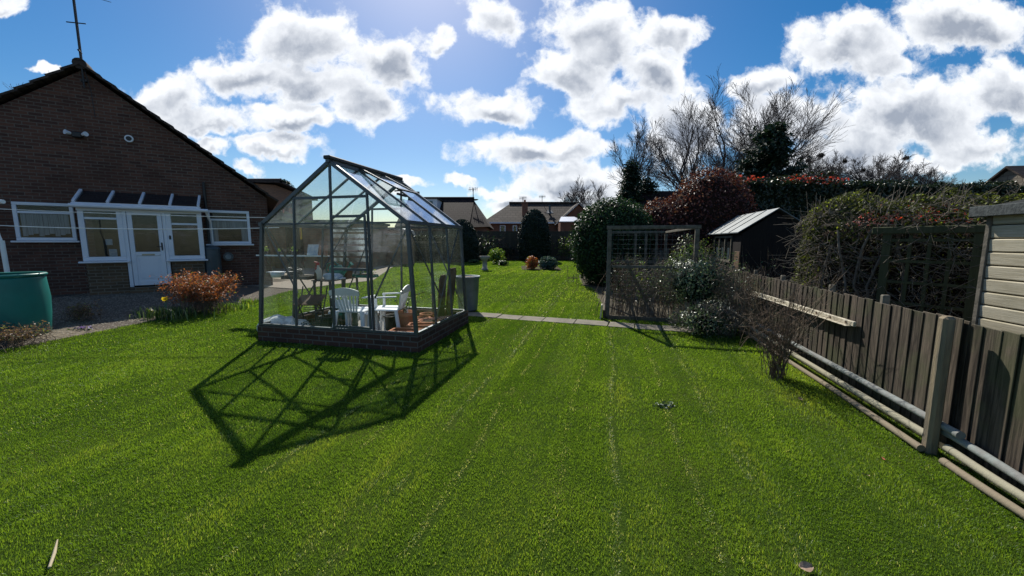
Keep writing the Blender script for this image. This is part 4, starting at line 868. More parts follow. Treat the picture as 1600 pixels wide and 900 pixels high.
for k, (y_, w_, h_, a_) in enumerate(((1.30, .26, .92, .08), (1.62, .30, 1.02, .12))):
    t = prop('leaning_board', ('shorter brown board leaning on the right glazing of the greenhouse', 'taller brown board leaning in the back right corner of the greenhouse')[k], 'board', -.24, y_, .03, pi/2); mb = MB(); mb.prism([(-w_/2, 0, 0), (w_/2, 0, 0), (w_/2, 0, h_*.93), (w_/2-.05, 0, h_), (-w_/2+.05, 0, h_), (-w_/2, 0, h_*.93)], (0, .018, 0)); o = mb.build('board', M['brown_board'], t); o.rotation_euler = (a_, 0, 0)
    MB().box(-w_/2+.03, w_/2-.03, -.012, -.001, h_*.4, h_*.44).build('batten', M['weathered_beam'], o)
x_, z_ = gi(651, 464, 1.5); t = prop('garden_cane', 'long thin dark cane leaning across the back of the greenhouse', 'cane', x_, 1.3, .03); mb = MB(); mb.tube([(-.2, .2, .0), (-.3, .0, .45), (.26, -.0, .62)], .006, 6); mb.build('cane', M['twig'], t); MB().tube([(-.31, 0, .44), (-.29, 0, .46)], .01, 6).build('tie', M['can_green'], t)
# bin beyond the far corner
q = gnd(724, 487); q = np.array([-.93, 8.0, float(gz(-.9, 8))+.03]); t = thing('garden_bin', 'tall grey galvanised bin standing on the slabs behind the greenhouse', 'bin', q, 0)
mb = MB(); mb.lathe([(.01, 0), (.19, 0), (.2, .03), (.245, .68), (.26, .69), (.265, .72), (.24, .72), (.23, .66), (.01, .64)], n=28); mb.build('body', M['galvanised'], t); mb = MB(); mb.lathe([(.001, .69), (.15, .70), (.235, .67)], n=20); mb.build('soil', M['brown_board'], t)

# more clutter in the greenhouse
pot('stack of small terracotta pots beside the door of the greenhouse', gi(530, 512, .22)[0], .22, .075, .13, group='terracotta pots in the greenhouse')
pot('round terracotta pot at the foot of the leaning boards in the greenhouse', -.52, 1.2, .13, .2)
pot('dark plastic pot on the floor under the front left of the potting bench', -2.05, .75, .13, .24, 'black_plastic', group=None)
pot('brown clay pot on the floor under the potting bench beside the dark one', -1.72, .8, .11, .2, 'brown_board', group=None)
x_, _ = gi(450, 480, 1.2); t = prop('compost_bag', 'slumped white compost bag on the floor under the potting bench', 'bag', -2.1, 1.25, .03); core('bag_body', (0, 0, .13), (.26, .18, .17), 33, M['fleece'], t, amp=.12, k=1.0, zcut=0.0, pw=.8); MB().box(-.12, .12, -.02, .02, .27, .30, 0, .008).build('folded_top', M['can_green'], t)
for k, (px, lb) in enumerate(((415, 'leftmost seedling pot on the white high shelf of the greenhouse'), (437, 'second seedling pot from the left on the white high shelf'), (459, 'seedling pot on the white high shelf nearest the picture cards'))):
    x_, _ = gi(px, 399, 1.66); t = prop('seedling_pot', lb, 'pot', x_, 1.66, gi(450, 399, 1.7)[1]+.001, 0, 'seedling pots on the high shelf'); mb = MB(); mb.lathe([(.01, 0), (.03, 0), (.042, .07), (.036, .07), (.032, .055), (.01, .05)], n=14); mb.build('pot', M['black_plastic'], t); R = np.random.default_rng(k); P = np.array([0, 0, .11])+R.normal(0, .03, (40, 3)); leaves('foliage', P, P-np.array([0, 0, .05]), .04, M['bright_leaf'], t, seed=k)
t = prop('paper_sack', 'blue and white paper sack lying on the left end of the greenhouse bench', 'sack', -2.12, 1.05, BZ); core('sack_body', (0, 0, .045), (.15, .11, .06), 35, M['card_white'], t, amp=.15, k=1.0, zcut=0.0, pw=.7); MB().box(.13, .19, -.08, .08, .01, .03, 0, .005).build('folded_end', M['card_white'], t)

def bucket(label, x, y, r, h, mt, z=.03):
    t = prop('bucket', label, 'bucket', x, y, z); mb = MB(); mb.lathe([(.01, 0), (r*.75, 0), (r, h), (r*1.06, h), (r*1.06, h-.02), (r*.96, h-.02), (r*.72, .01), (.01, .01)], n=22); mb.build('body', M[mt], t)
    mb = MB(); mb.tube([(r*cos(a), 0, h+r*.75*sin(a)) for a in np.linspace(0, pi, 12)], .004, 5); mb.build('handle', M['dark_metal'], t)
bucket('white bucket on the greenhouse floor beneath the middle of the bench', -1.45, 1.1, .13, .26, 'white_plastic'); bucket('black bucket on the greenhouse floor between the two white chairs', -.98, 1.0, .13, .25, 'black_plastic')
for k, (x, y, lb) in enumerate(((-2.25, 1.5, 'seed tray with green seedlings at the back left of the greenhouse bench'), (-1.78, 1.52, 'seed tray with green seedlings at the back middle of the greenhouse bench'))):
    t = prop('seedling_tray', lb, 'tray', x, y, BZ); MB().box(-.17, .17, -.11, .11, 0, .05, 0, .005).build('tray', M['can_green'], t); MB().box(-.16, .16, -.10, .10, .051, .056).build('soil', M['soil'], t); R = np.random.default_rng(90+k); P = np.stack([R.uniform(-.15, .15, 120), R.uniform(-.09, .09, 120), R.uniform(.06, .15, 120)], 1); leaves('foliage', P, np.tile([0, 0, 1.], (120, 1)), .035, M['bright_leaf'], t, seed=k)
# ================================================================= RIGHT SIDE: fence, rails, sheds
FO = np.array([3.0, 2.58, 0.0]); FRZ = pi/2-YAW; FL = np.array([-cos(YAW), sin(YAW), 0])
FN = thing('board_fence', 'low weathered dark board fence along the right side of the lawn', 'fence', FO, FRZ)
def boards(x0, x1, seed, dy=-.075, h0=.95):
    R = np.random.default_rng(seed); mb = MB(); x = x0
    while x < x1:
        w = R.uniform(.10, .125); h = h0+R.uniform(-.012, .008); y = dy+R.uniform(-.003, .003)
        mb.obox((x+w/2, y-.006, .02+h/2), (w*1.2, -.010, 0), (0, .008, 0), (R.uniform(-.003, .003), R.uniform(-.003, .003), h), 0, .003); x += w
    return mb.build('board_panel', M['fence_wood'], FN)
boards(.02, 7.3, 1); boards(-2.6, .02, 2, -.10, .94)
for x in (.9, 1.75, 3.0, 4.05, 5.3, 6.4):
    MB().box(x-.022, x+.022, -.17, -.115, -.2, 1.025, 0, .006).build('post', M['fence_post'] if 'fence_post' in M else mat('fence_post', (.22, .20, .16), .85, (.1, .09, .07), 8, .8), FN)
for z in (.25, .78): MB().box(-2.6, 7.3, -.165, -.135, z-.035, z+.035, 0, .004).build('cross_rail', M['fence_back'], FN)
PT = thing('fence_post', 'thick rounded pale timber post standing in front of the board fence', 'post', FO+FL*.02, FRZ)
mb = MB(); mb.box(-.038, .038, -.036, .036, -.2, .995, 0, .018); mb.build('post', M['pale_post'], PT)
def rail(label, xa, xb, ya, yb, z0a, z0b, r, mt, seed=0):
    R = np.random.default_rng(seed); t = thing('edging_pipe', label, 'pipe', FO, FRZ, 'pipes laid along the foot of the fence'); n = 26; pts = []
    for i in range(n+1):
        f = i/n; pts.append((xa+(xb-xa)*f, ya+(yb-ya)*f+.008*sin(f*11+seed), z0a+(z0b-z0a)*f+.006*sin(f*9+seed*2)))
    mb = MB(); mb.tube(pts, r, 14, cap=False); mb.build('pipe', M[mt], t)
    for a, b in ((pts[0], pts[1]), (pts[-1], pts[-2])):
        a, b = np.array(a), np.array(b); u_ = (b-a)/np.linalg.norm(b-a); MB().tube([a-u_*.002, a+u_*.05], r*1.06, 14).build('end_collar', M[mt], t)
    return t
rail('topmost grey white pipe on the far side of the pale fence post', 5.3, -.16, -.02, -.02, .21, .225, .026, 'pipe_grey', 1)
rail('middle cream pipe on the far side of the pale fence post', 5.2, .02, .035, .03, .125, .125, .026, 'pipe_cream', 2)
rail('lowest beige pipe on the far side of the pale fence post', 5.1, -.02, .085, .075, .035, .035, .024, 'pipe_beige', 3)
rail('topmost grey pipe at the right edge, nearer than the pale fence post', .0, -2.2, -.045, -.02, .165, .16, .025, 'pipe_grey', 4)
rail('middle cream pipe at the right edge, nearer than the pale fence post', -.1, -2.2, .0, .03, .10, .09, .025, 'pipe_cream', 5)
rail('lowest beige pipe at the right edge, nearer than the pale fence post', -.16, -2.2, .05, .085, .03, .03, .023, 'pipe_beige', 6)
# long plank fixed on the fence
fnrm = FL
def fx(px, py, off=-.06): q = onplane(px, py, FO+FL*off, FL)-FO; return q@AX, q[2]
a = fx(1179, 457); b = fx(1340, 507)
t = thing('timber_plank', 'long pale timber plank with rusty bolts fixed level across the board fence', 'plank', FO+AX*((a[0]+b[0])/2)+np.array([0, 0, (a[1]+b[1])/2])+FL*(-.055), FRZ)
hl = (a[0]-b[0])/2; dzp = (a[1]-b[1])/2; mb = MB(); mb.obox((0, .015, 0), (2*hl, 0, 2*dzp), (0, .028, 0), (0, 0, .048), 0, .005); mb.obox((.02, .04, -.028), (2*hl*.98, 0, 2*dzp), (0, .05, 0), (0, 0, .01), 0, .003); mb.build('board', M['plank_pale'], t)
mb = MB(); 
for k in range(7): x = -hl+.12+k*.28; mb.tube([(x, .028, dzp*x/hl), (x, .036, dzp*x/hl)], .012, 8)
mb.build('bolt', M['brown_board'], t)
# pale overlap boarded shed
q = atY(1536, 425, 3.75); SHO = np.array([q[0], q[1], 0]); LS = thing('garden_shed', 'pale timber shed with horizontal overlapped boards and dark roof edge beyond the fence', 'shed', SHO, FRZ+.05)
hs = atY(1550, 331, 3.75)[2]; nb = 13; bh = .128; mb = MB(); z = hs
k = 0
while z > -.1:
    mb.obox((-1.61, -.006, z-bh/2), (3.18, 0, 0), (0, .026, 0), (0, .006, bh-.009), 0, .009); z -= bh
o = mb.build('wall', M['shed_pale'], LS); o.data.materials[0] = M['shed_pale']
MB().box(-.03, .02, -1.6, .022, -.1, hs, 0, .006).build('corner_trim', M['weathered_beam'], LS)
MB().box(-3.25, -.03, -1.6, -.031, -.1, hs-.01).build('inner_wall', M['felt'], LS)
mb = MB(); mb.prism([(-3.35, .09, hs+.0), (.10, .09, hs+.0), (.10, -1.75, hs+.42), (-3.35, -1.75, hs+.42)], (0, 0, .03)); ro = mb.build('roof', M['felt'], LS)
MB().box(-3.36, .11, .075, .10, hs-.045, hs+.055, 0, .005).build('fascia', M['felt_edge'] if 'felt_edge' in M else mat('felt_edge', (.09, .10, .10), .9, (.04, .045, .045), 20, .8, .4), ro)
MB().box(.092, .112, -1.75, .074, hs-.02, hs+.05).build('fascia', M['felt_edge'], ro)
# dark shed with corrugated roof
q = atY(1152, 364, 8.4); ze_ = q[2]; DS = thing('dark_shed', 'dark creosoted shed with small windows and pale lit roof slope beyond the fence', 'shed', (q[0], q[1], 0), FRZ)
# local x = away, y = towards the lawn (left)
Lz = 2.55; w_ = 1.5; rh = .50; gd = float(gz(q[0], q[1]))
mb = MB(); mb.prism([(0.06, -.1, gd-.1), (0.06, -w_+.1, gd-.1), (0.06, -w_+.1, ze_-.02), (0.06, -w_/2, ze_+rh-.06), (0.06, -.1, ze_-.02)], (Lz-.1, 0, 0)); mb.build('wall', M['shed_dark'], DS)
for s_, nm in ((1, 0), (-1, 1)):
    mb = MB(); y0 = 0 if s_ == 1 else -w_
    for k in range(4):
        xa, xb = -.05+k*(Lz+.1)/4, -.05+(k+1)*(Lz+.1)/4
        mb.prism([(xa, y0, ze_), (xb-.012, y0, ze_), (xb-.012, -w_/2, ze_+rh), (xa, -w_/2, ze_+rh)], (0, 0, .02))
        mb.beam((xb-.006, y0, ze_+.018), (xb-.006, -w_/2, ze_+rh+.018), .035, .03)
    mb.build('roof', M['shed_roof'], DS)
def dsx(px, py): q = onplane(px, py, np.array([DS.location[0], DS.location[1], 0])+FL*(-.1), FL)-np.array(DS.location); return q@AX, q[2]
a = dsx(1118, 372); b = dsx(1142, 407); wz0, wz1 = b[1], a[1]; f = MB(); xs0, xs1 = b[0], a[0]
for x in np.linspace(xs0, xs1, 4): f.box(x-.02, x+.02, -.1, -.07, wz0, wz1)
f.box(xs0-.03, xs1+.03, -.1, -.055, wz0-.05, wz0); f.box(xs0, xs1, -.1, -.07, wz1, wz1+.04); wf = f.build('window', M['weathered_beam'], DS)
MB().box(xs0+.02, xs1-.02, -.096, -.09, wz0, wz1).build('pane', M['win_glass'], wf)
mb = MB(); 
for k in range(3): xx = xs0+(xs1-xs0)*(k+.5)/3; mb.box(xx-.07, xx+.07, -.099, -.097, wz0+.02, wz0+(wz1-wz0)*.55)
mb.build('net_curtain', M['curtain'], wf)
MB().box(.03, .36, -.099, -.075, wz0-.5, wz0+.22, 0, .004).build('shutter', M['brown_board'], DS)

# ---- fruit cage
CN = gnd(949, 497); FC_ = thing('fruit_cage', 'weathered timber fruit cage frame full of brambles beside the slab path', 'fruit cage', (CN[0], CN[1], float(gz(CN[0], CN[1]))), -YAW)
CW, CLn, CH = 1.52, 3.9, 1.70; mb = MB()
for x in (0, CW):
    for y in (0, CLn): mb_ = MB(); mb_.box(x-.036, x+.036, y-.034, y+.034, -.15, CH, 0, .006); mb_.build('post', M['weathered_beam'], FC_)
for x in (.72, 1.0, 1.28): mb_ = MB(); mb_.box(x-.03, x+.03, CLn-.03, CLn+.03, -.1, CH, 0, .006); mb_.build('post', M['weathered_beam'], FC_)
for y in (1.3, 2.6): mb_ = MB(); mb_.box(-.03, .03, y-.03, y+.03, -.1, CH, 0, .006); mb_.build('post', M['weathered_beam'], FC_)
mb.box(-.06, CW+.06, -.03, .03, CH+.002, CH+.07, 0, .008); mb.box(-.06, CW+.06, CLn-.03, CLn+.03, CH+.002, CH+.07, 0, .008); mb.box(-.03, .03, .031, CLn-.031, CH+.002, CH+.06, 0, .008); mb.box(CW-.03, CW+.03, .031, CLn-.031, CH+.002, CH+.06, 0, .008); mb.build('top_rail', M['weathered_beam'], FC_)
mb = MB(); mb.box(.046, CW-.046, -.02, .015, .98, 1.03, 0, .006); mb.box(.046, CW-.046, CLn-.02, CLn+.02, .9, .95, 0, .006); mb.box(-.02, .015, .05, CLn-.05, 1.0, 1.05, 0, .006); mb.build('mid_rail', M['weathered_beam'], FC_)
mb = MB(); mb.box(.0, CW+.6, -.09, -.05, -.05, .07, 0, .008); mb.box(-.09, -.05, -.05, CLn, -.05, .16, 0, .008); mb.build('base_board', M['bed_board'], FC_)
nt = MB(); 
for k in range(30): y = .06+k*CLn/30; nt.tube([(-.04, y, .15), (-.04, y, CH)], .0018, 3, cap=False)
for k in range(20): z = .15+k*.075; nt.tube([(-.04, 0, z), (-.04, CLn, z)], .0018, 3, cap=False)

for k in range(16): x = .06+k*CW/16; nt.tube([(x, -.035, .1), (x, -.035, CH)], .0008, 3, cap=False)
for k in range(18): z = .15+k*.085; nt.tube([(0, -.035, z), (CW, -.035, z)], .0008, 3, cap=False)
nt.build('wire_netting', M['galvanised'], FC_)
MB().obox((-.12, -.12, .13), (.03, 0, 0), (0, .18, 0), (.03, -.02, .32), 0, .01).build('edge_board', M['plank_pale'], FC_)

# ---- plants built of arching stems
def cane_bush(name, label, cat, base, n, H_, spr, seed, mt_stem, leafm=None, lsz=.04, nleaf=0, lz=(.3, 1.0), group=None, r=.006, arch=.5, ox=0.0, oy=0.0, sub=3, foot=.08):
    R = np.random.default_rng(seed); t = thing(name, label, cat, base, -YAW, group); segs = []; tips = []
    for k in range(n):
        a = R.uniform(0, 2*pi); rr = spr*sqrt(R.random()); h = H_*R.uniform(.55, 1.0); ex, ey = rr*cos(a)+ox, rr*sin(a)+oy; bx, by = R.normal(0, foot), R.normal(0, foot); pts = []
        for i in range(7): f = i/6; pts.append(np.array([bx+(ex-bx)*f**1.5+R.normal(0, .012), by+(ey-by)*f**1.5+R.normal(0, .012), -.03+h*(f*(1+arch*.4)-arch*.4*f*f)]))
        for i in range(6): segs.append((pts[i], pts[i+1], r*(1-.12*i), r*(1-.12*(i+1)))); tips.append((pts[i], pts[i+1], i/6))
        for _ in range(sub):
            i = R.integers(2, 6); p = pts[i]; d = unit(R.normal(0, 1, 3)+np.array([0, 0, .9])); L = R.uniform(.1, .3)*H_/1.2; q_ = p+d*L; m_ = (p+q_)/2+R.normal(0, .01, 3); segs.append((p, m_, r*.5, r*.4)); segs.append((m_, q_, r*.4, r*.25)); tips.append((p, q_, .7))
    sticks('stem', segs, M[mt_stem], t)
    if nleaf:
        idx = R.integers(0, len(tips), nleaf*2); P = []; 
        A = np.array([tips[i][0] for i in idx]); B = np.array([tips[i][1] for i in idx]); P = A+(B-A)*R.random((len(idx), 1))+R.normal(0, lsz*.6, (len(idx), 3)); k = (P[:, 2] > lz[0]*H_) & (P[:, 2] < lz[1]*H_*1.3); P = P[k][:nleaf]
        leaves('foliage', P, np.tile([0, -.3, 1.], (len(P), 1)), lsz, M[leafm], t, jit=.9, seed=seed)
    return t
q = gnd(1212, 590); cane_bush('currant_bush', 'bare twiggy bush with dense upright stems in the lawn beside the fence', 'bush', q, 62, 1.28, .62, 11, 'twig', None, group=None, r=.0048, arch=.15, sub=9, foot=.045)
# brambles and shrubs in the cage bed
def cg(x, y): p = CN[:2]+np.array([cos(YAW), -sin(YAW)])*x+np.array([sin(YAW), cos(YAW)])*y; return (p[0], p[1], float(gz(p[0], p[1])))
cb = [(.25, .35, 'bramble', 'brambles with brown stems in the left front of the fruit cage', 'twig', 'mid_leaf', 52, 1.25, .4, 260, .035),
      (.75, .45, 'bramble', 'tangled grey brown canes in the middle front of the fruit cage', 'twig_grey', 'mid_leaf', 60, 1.2, .45, 200, .035),
      (1.25, .4, 'bramble', 'tangled canes at the right front of the fruit cage', 'twig', 'grey_leaf', 46, 1.1, .4, 420, .035),
      (.5, 1.6, 'currant_bush', 'bush of upright canes deeper inside the fruit cage on the left', 'twig_grey', 'mid_leaf', 40, 1.25, .45, 260, .04),
      (1.2, 1.9, 'currant_bush', 'bush of upright canes deeper inside the fruit cage on the right', 'twig', 'mid_leaf', 40, 1.2, .45, 260, .04),
      (.6, .5, 'climbing_rose', 'single tall stem with bright leaves rising through the fruit cage', 'twig', 'bright_leaf', 4, 1.45, .1, 110, .06)]
for i, (x, y, nm, lb, ms, ml, n_, h_, s_, nl, lz_) in enumerate(cb): cane_bush(nm, lb, 'bramble' if nm == 'bramble' else 'bush', cg(x, y), n_, h_, s_, 30+i, ms, ml, lz_, nl, (.15, 1.0), 'canes in the fruit cage' if nm != 'climbing_rose' else None, r=.006, arch=.6, sub=5, foot=.22)
q = gnd(960, 415, 0); t = cane_bush('arching_shoot', 'single long pale shoot arching inside the fruit cage', 'plant', cg(.45, 1.0), 2, 1.55, .3, 5, 'twig_grey', None, r=.009, arch=1.0, ox=-.2, sub=1, foot=.03)
# low leaf litter / ground cover at the bed edge
q = cg(1.9, -.05)
def bush(name, label, cat, c, rad, seed, leafm, n, size, corem='core_green', amp=.16, group=None, thick=.35, ck=.70, twigs=0, tw='twig', stems=True, zc=True):
    """rounded shrub: short stems, a dark woody inside and leaves round it; c = centre of the crown"""
    gx, gy = c[0], c[1]; g0 = float(gz(gx, gy)); t = thing(name, label, cat, (gx, gy, g0), -YAW, group); cz = c[2]-g0
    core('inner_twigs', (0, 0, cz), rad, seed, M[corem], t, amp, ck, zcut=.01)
    P, Nn = ellipsoid_leaves(n, (0, 0, cz), rad, seed, amp, thick); k = P[:, 2] > .0; leaves('foliage', P[k], Nn[k], size, M[leafm], t, seed=seed)
    if stems: R = np.random.default_rng(seed); sticks('stem', [((R.normal(0, .06*rad[0]), R.normal(0, .06*rad[1]), -.05), (R.normal(0, .4)*rad[0], R.normal(0, .4)*rad[1], cz*.9), .02*rad[2]+.004, .01*rad[2]+.003) for _ in range(8)], M['bark'], t, 5)
    if twigs:
        R = np.random.default_rng(seed+1); d = dirs(twigs, R); d = d[d[:, 2] > -.3]; A = np.array((0, 0, cz))+d*np.array(rad)*.8; B = A+unit(d+R.normal(0, .5, d.shape)+(0, 0, .4))*R.uniform(.1, .35, (len(d), 1))*max(rad)*.9
        sticks('twigs', list(zip(A, B, [.006]*len(A), [.003]*len(A))), M[tw], t)
    return t
v = atY(1092, 432, 6.9); bush('viburnum', 'grey green leafy shrub filling the corner between fruit cage and fence', 'shrub', (v[0], v[1], .74), (.60, .50, .62), 41, 'grey_leaf', 6500, .045, thick=.8, amp=.3, ck=.5, twigs=700, tw='twig_grey')
v = atY(1082, 385, 8.6); bush('spring_shrub', 'yellow green flowering shrub rising behind the grey green one', 'shrub', (v[0], v[1], 1.0), (.50, .45, .60), 42, 'bright_leaf', 2600, .045, thick=.8, amp=.3, twigs=500, ck=.45)
v = atY(1118, 500, 6.0); bush('viburnum', 'low grey green shoots spilling onto the lawn at the far foot of the fence', 'shrub', (v[0]-.12, v[1]+.1, .22), (.55, .42, .28), 43, 'grey_leaf', 2600, .04, thick=.8, amp=.35, ck=.5, twigs=500, tw='twig_grey')
v = atY(1150, 500, 6.2); cane_bush('bramble', 'bare thorny canes against the far end of the board fence', 'bramble', (v[0], v[1], .05), 60, 1.15, .5, 44, 'twig', 'grey_leaf', .04, 220, (.1, 1.0), r=.006, arch=.6, sub=6, foot=.2)
v = atY(1195, 470, 8.0); cane_bush('bramble', 'bare canes rising behind the fence in front of the dark shed', 'bramble', (v[0], v[1], 0), 26, 1.55, .8, 45, 'twig', 'mid_leaf', .04, 60, (.6, 1.0), r=.005, arch=.3, sub=4, foot=.3)

# ---- climber on its trellis beyond the fence
cl0 = np.array([4.72, 6.5, 0]); cl1 = np.array([5.75, 4.45, 0]); dcl = (cl1-cl0); Lc = np.linalg.norm(dcl); rzc = atan2(dcl[1], dcl[0])
CB = thing('climber_hedge', 'sprawling honeysuckle thicket of bare stems and yellow green leaves beyond the fence', 'hedge', cl0, rzc)
R = np.random.default_rng(61); n = 26000
# local x along, y away from camera is +? (left normal)
P, Nn = box_leaves(n, 0, Lc, 0, .9, .35, 2.1, 62, .34); 
zt_ = 2.12-.16*(P[:, 0]/Lc)+.10*np.sin(P[:, 0]*2.3+1)+.22*(vnoise(P[:, 0]*4+3, P[:, 1]*3+3, 77)-.5)-.35*np.exp(-P[:, 0]/.25); P[:, 2] = .35+(P[:, 2]-.35)*(zt_-.35)/1.75; kk = R.random(len(P)) < np.where(P[:, 2] > 1.2, .8, .5)*np.where((P[:, 0] < .6) | (P[:, 2] > 1.5), 1, .55); leaves('foliage', P[kk], Nn[kk], .042, M['climber'], CB, jit=.9, seed=63)
segs = []
for k in range(2900):
    a = np.array([R.uniform(0, Lc), R.choice([-.12, .2, .5, .8])+R.normal(0, .07), R.uniform(.3, 2.0)]); d = unit(R.normal(0, 1, 3)*np.array([1, .5, .8])+np.array([0, -.1, .25])); L = R.uniform(.12, .45); m_ = a+d*L*.5; q_ = m_+unit(d+R.normal(0, .4, 3))*L*.5; segs += [(a, m_, .0042, .004), (m_, q_, .004, .002)]
for k in range(70):
    a = np.array([R.uniform(.1, Lc-.1), R.uniform(0, .5), 1.95]); q_ = a+np.array([R.normal(.12, .12), R.normal(0, .1), R.uniform(.12, .38)]); segs.append((a, q_, .005, .0025))
sticks('stems', segs, M['twig_grey'], CB)
segs = []
for x in (.5, .62, 1.05, 1.1, 1.3):
    p = np.array([x, -.05, 0]); 
    for i in range(6): q_ = p+np.array([R.normal(0, .07), R.normal(0, .03), .28]); segs.append((p, q_, .017, .015)); p = q_
sticks('old_stems', segs, M['twig_grey'], CB, 6)
me_ = MB(); me_.box(.1, Lc-.1, .35, .8, -.1, 1.75, 0, .2); me_.build('inner_twigs', M['core_brown'], CB)
TR = thing('trellis_screen', 'dark green wooden trellis screen with square openings inside the honeysuckle', 'trellis', cl0+dcl/Lc*(Lc*.53)+np.array([dcl[1], -dcl[0], 0])/Lc*.15, rzc)
tw_, th_ = .92, 1.60; MB().box(-.0, .09, -.03, .03, 0, th_).build('upright', M['trellis_wood'], TR); MB().box(tw_-.09, tw_, -.03, .03, 0, th_).build('upright', M['trellis_wood'], TR); mb = MB(); mb.box(-.12, tw_+.12, -.05, .04, th_+.002, th_+.10, 0, .01); mb.build('top_beam', M['trellis_wood'], TR)
mb = MB()
for k in range(1, 4): mb.box(.09+(tw_-.18)*k/4-.018, .09+(tw_-.18)*k/4+.018, -.012, .010, 0, th_)
for k in range(6): z = .12+k*.28; mb.box(.09, tw_-.09, -.024, -.0125, z-.018, z+.018)
mb.build('lattice', M['trellis_wood'], TR)
v = atY(1425, 325, 7.6); bush('photinia', 'red tipped shrub showing over the top of the honeysuckle', 'shrub', (v[0], v[1], 1.22), (1.35, .5, 1.02), 71, 'photinia_red', 2600, .085, thick=.15, twigs=120, corem='core_green', amp=.08)

# ---- big hedges
def hedge(name, label, a, b, thk, h, seed, leafm, n, size, corem='core_green', amp=.12, dz=0, group=None, h2=None):
    a = np.array([a[0], a[1], 0.]); b = np.array([b[0], b[1], 0.]); d = b-a; L = np.linalg.norm(d); g0 = float(gz(*a[:2])); t = thing(name, label, 'hedge', (a[0], a[1], g0), atan2(d[1], d[0]), group); h2 = h if h2 is None else h2
    P, Nn = box_leaves(n, 0, L, 0, thk, 0.0, 1.0, seed, amp); s_ = h+(h2-h)*P[:, 0]/L; P[:, 2] = np.where(P[:, 2] > .999, P[:, 2], P[:, 2])*s_; leaves('foliage', P, Nn, size, M[leafm], t, jit=.6, seed=seed)
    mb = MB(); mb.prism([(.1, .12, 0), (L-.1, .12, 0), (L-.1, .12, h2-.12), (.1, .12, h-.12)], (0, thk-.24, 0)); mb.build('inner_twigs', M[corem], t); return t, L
a = atY(1135, 277, 13.0); b = atY(1640, 291, 14.5); ha = a[2]-.14; hb = b[2]-.14
HD, Lh = hedge('tall_hedge', 'long tall dark clipped hedge running behind both sheds on the right', a, b, 1.2, ha, 81, 'hedge_dark', 42000, .10, h2=hb)
R = np.random.default_rng(5)
def redtips(label, px0, px1, seed, n=900):
    R = np.random.default_rng(seed); xa = (atY(px0, 280, 13.3)-np.array(HD.location)); xb = atY(px1, 280, 13.7)-np.array(HD.location); P = np.stack([R.uniform(xa[0], xb[0], n), R.uniform(.0, .9, n), R.normal(ha+.01, .06, n)], 1)
    u_ = unit(np.array([b[0]-a[0], b[1]-a[1], 0])); o = leaves('red_tips', P, np.tile([0, -.4, 1.], (n, 1)), .10, M['photinia_red'], HD, jit=.8, seed=seed); return o
redtips('', 1243, 1322, 1, 420); redtips('', 1152, 1190, 2, 120)
c = atY(1110, 340, 12.0); bush('beech_hedge', 'big mound of copper brown beech hedge sloping down to the left', 'hedge', (c[0]+.1, c[1]+.3, 1.9), (1.35, 1.1, 1.95), 91, 'beech', 9500, .085, 'core_brown', amp=.07, thick=.15, ck=.86)
c = atY(1050, 360, 12.3); bush('beech_hedge', 'lower spreading part of the copper beech hedge left of its mound', 'hedge', (c[0], c[1]+.3, 1.35), (1.35, 1.0, 1.55), 92, 'beech', 8000, .085, 'core_brown', amp=.08, thick=.15, ck=.86)
c = atY(959, 385, 12.4); cg0 = .13; bush('laurel_dome', 'large rounded glossy dark green laurel at the edge of the lawn', 'bush', (c[0]-.03, c[1], 1.38), (1.32, 1.2, 1.50), 93, 'ivy', 12000, .085, amp=.05, thick=.12, ck=.90)
# pale board seen in the cage
c = atY(1028, 412, 11.8); t = thing('wooden_gate', 'small pale grey board gate behind the fruit cage', 'gate', (c[0], c[1], float(gz(c[0], c[1]))), -YAW); mb = MB()
for k in range(4): mb.box(-.32+.16*k, -.17+.16*k, -.01, .01, .05, 1.12+.06*(k % 2))
mb.build('boards', M['weathered_beam'], t); MB().box(-.33, .33, .011, .04, .8, .9).build('cross_rail', M['weathered_beam'], t)

# ================================================================= FAR END OF THE GARDEN
FY = FARY+.35
def back(px): return atY(px, 380, FY)[0]
x0, x1 = back(615), back(925); gB = float(gz(0, FY)); topz = atY(800, 361.5, FY)[2]-gB
BF = thing('panel_fence', 'brown panel fence across the far end of the garden', 'fence', (x0, FY, gB), 0); L = x1-x0; n_ = int(L/1.85)+1; w = L/n_
for k in range(n_+1): MB().box(k*w-.05, k*w+.05, -.05, .05, -.1, topz+.05, 0, .01).build('post', M['concrete'] if k % 2 == 9 else M['back_fence_wood'], BF)
for k in range(n_):
    mb = MB(); z = .2
    while z < topz-.05: mb.obox((k*w+w/2, 0, z+.07), (w-.10, 0, 0), (0, .02, .012), (0, -.01, .15)); z += .13
    mb.box(k*w+.05, k*w+w-.05, -.025, .03, topz-.04, topz+.01); mb.build('panel', M['back_fence_wood'], BF); MB().box(k*w+.05, k*w+w-.05, -.02, .02, -.05, .2).build('gravel_board', M['weathered_beam'], BF)
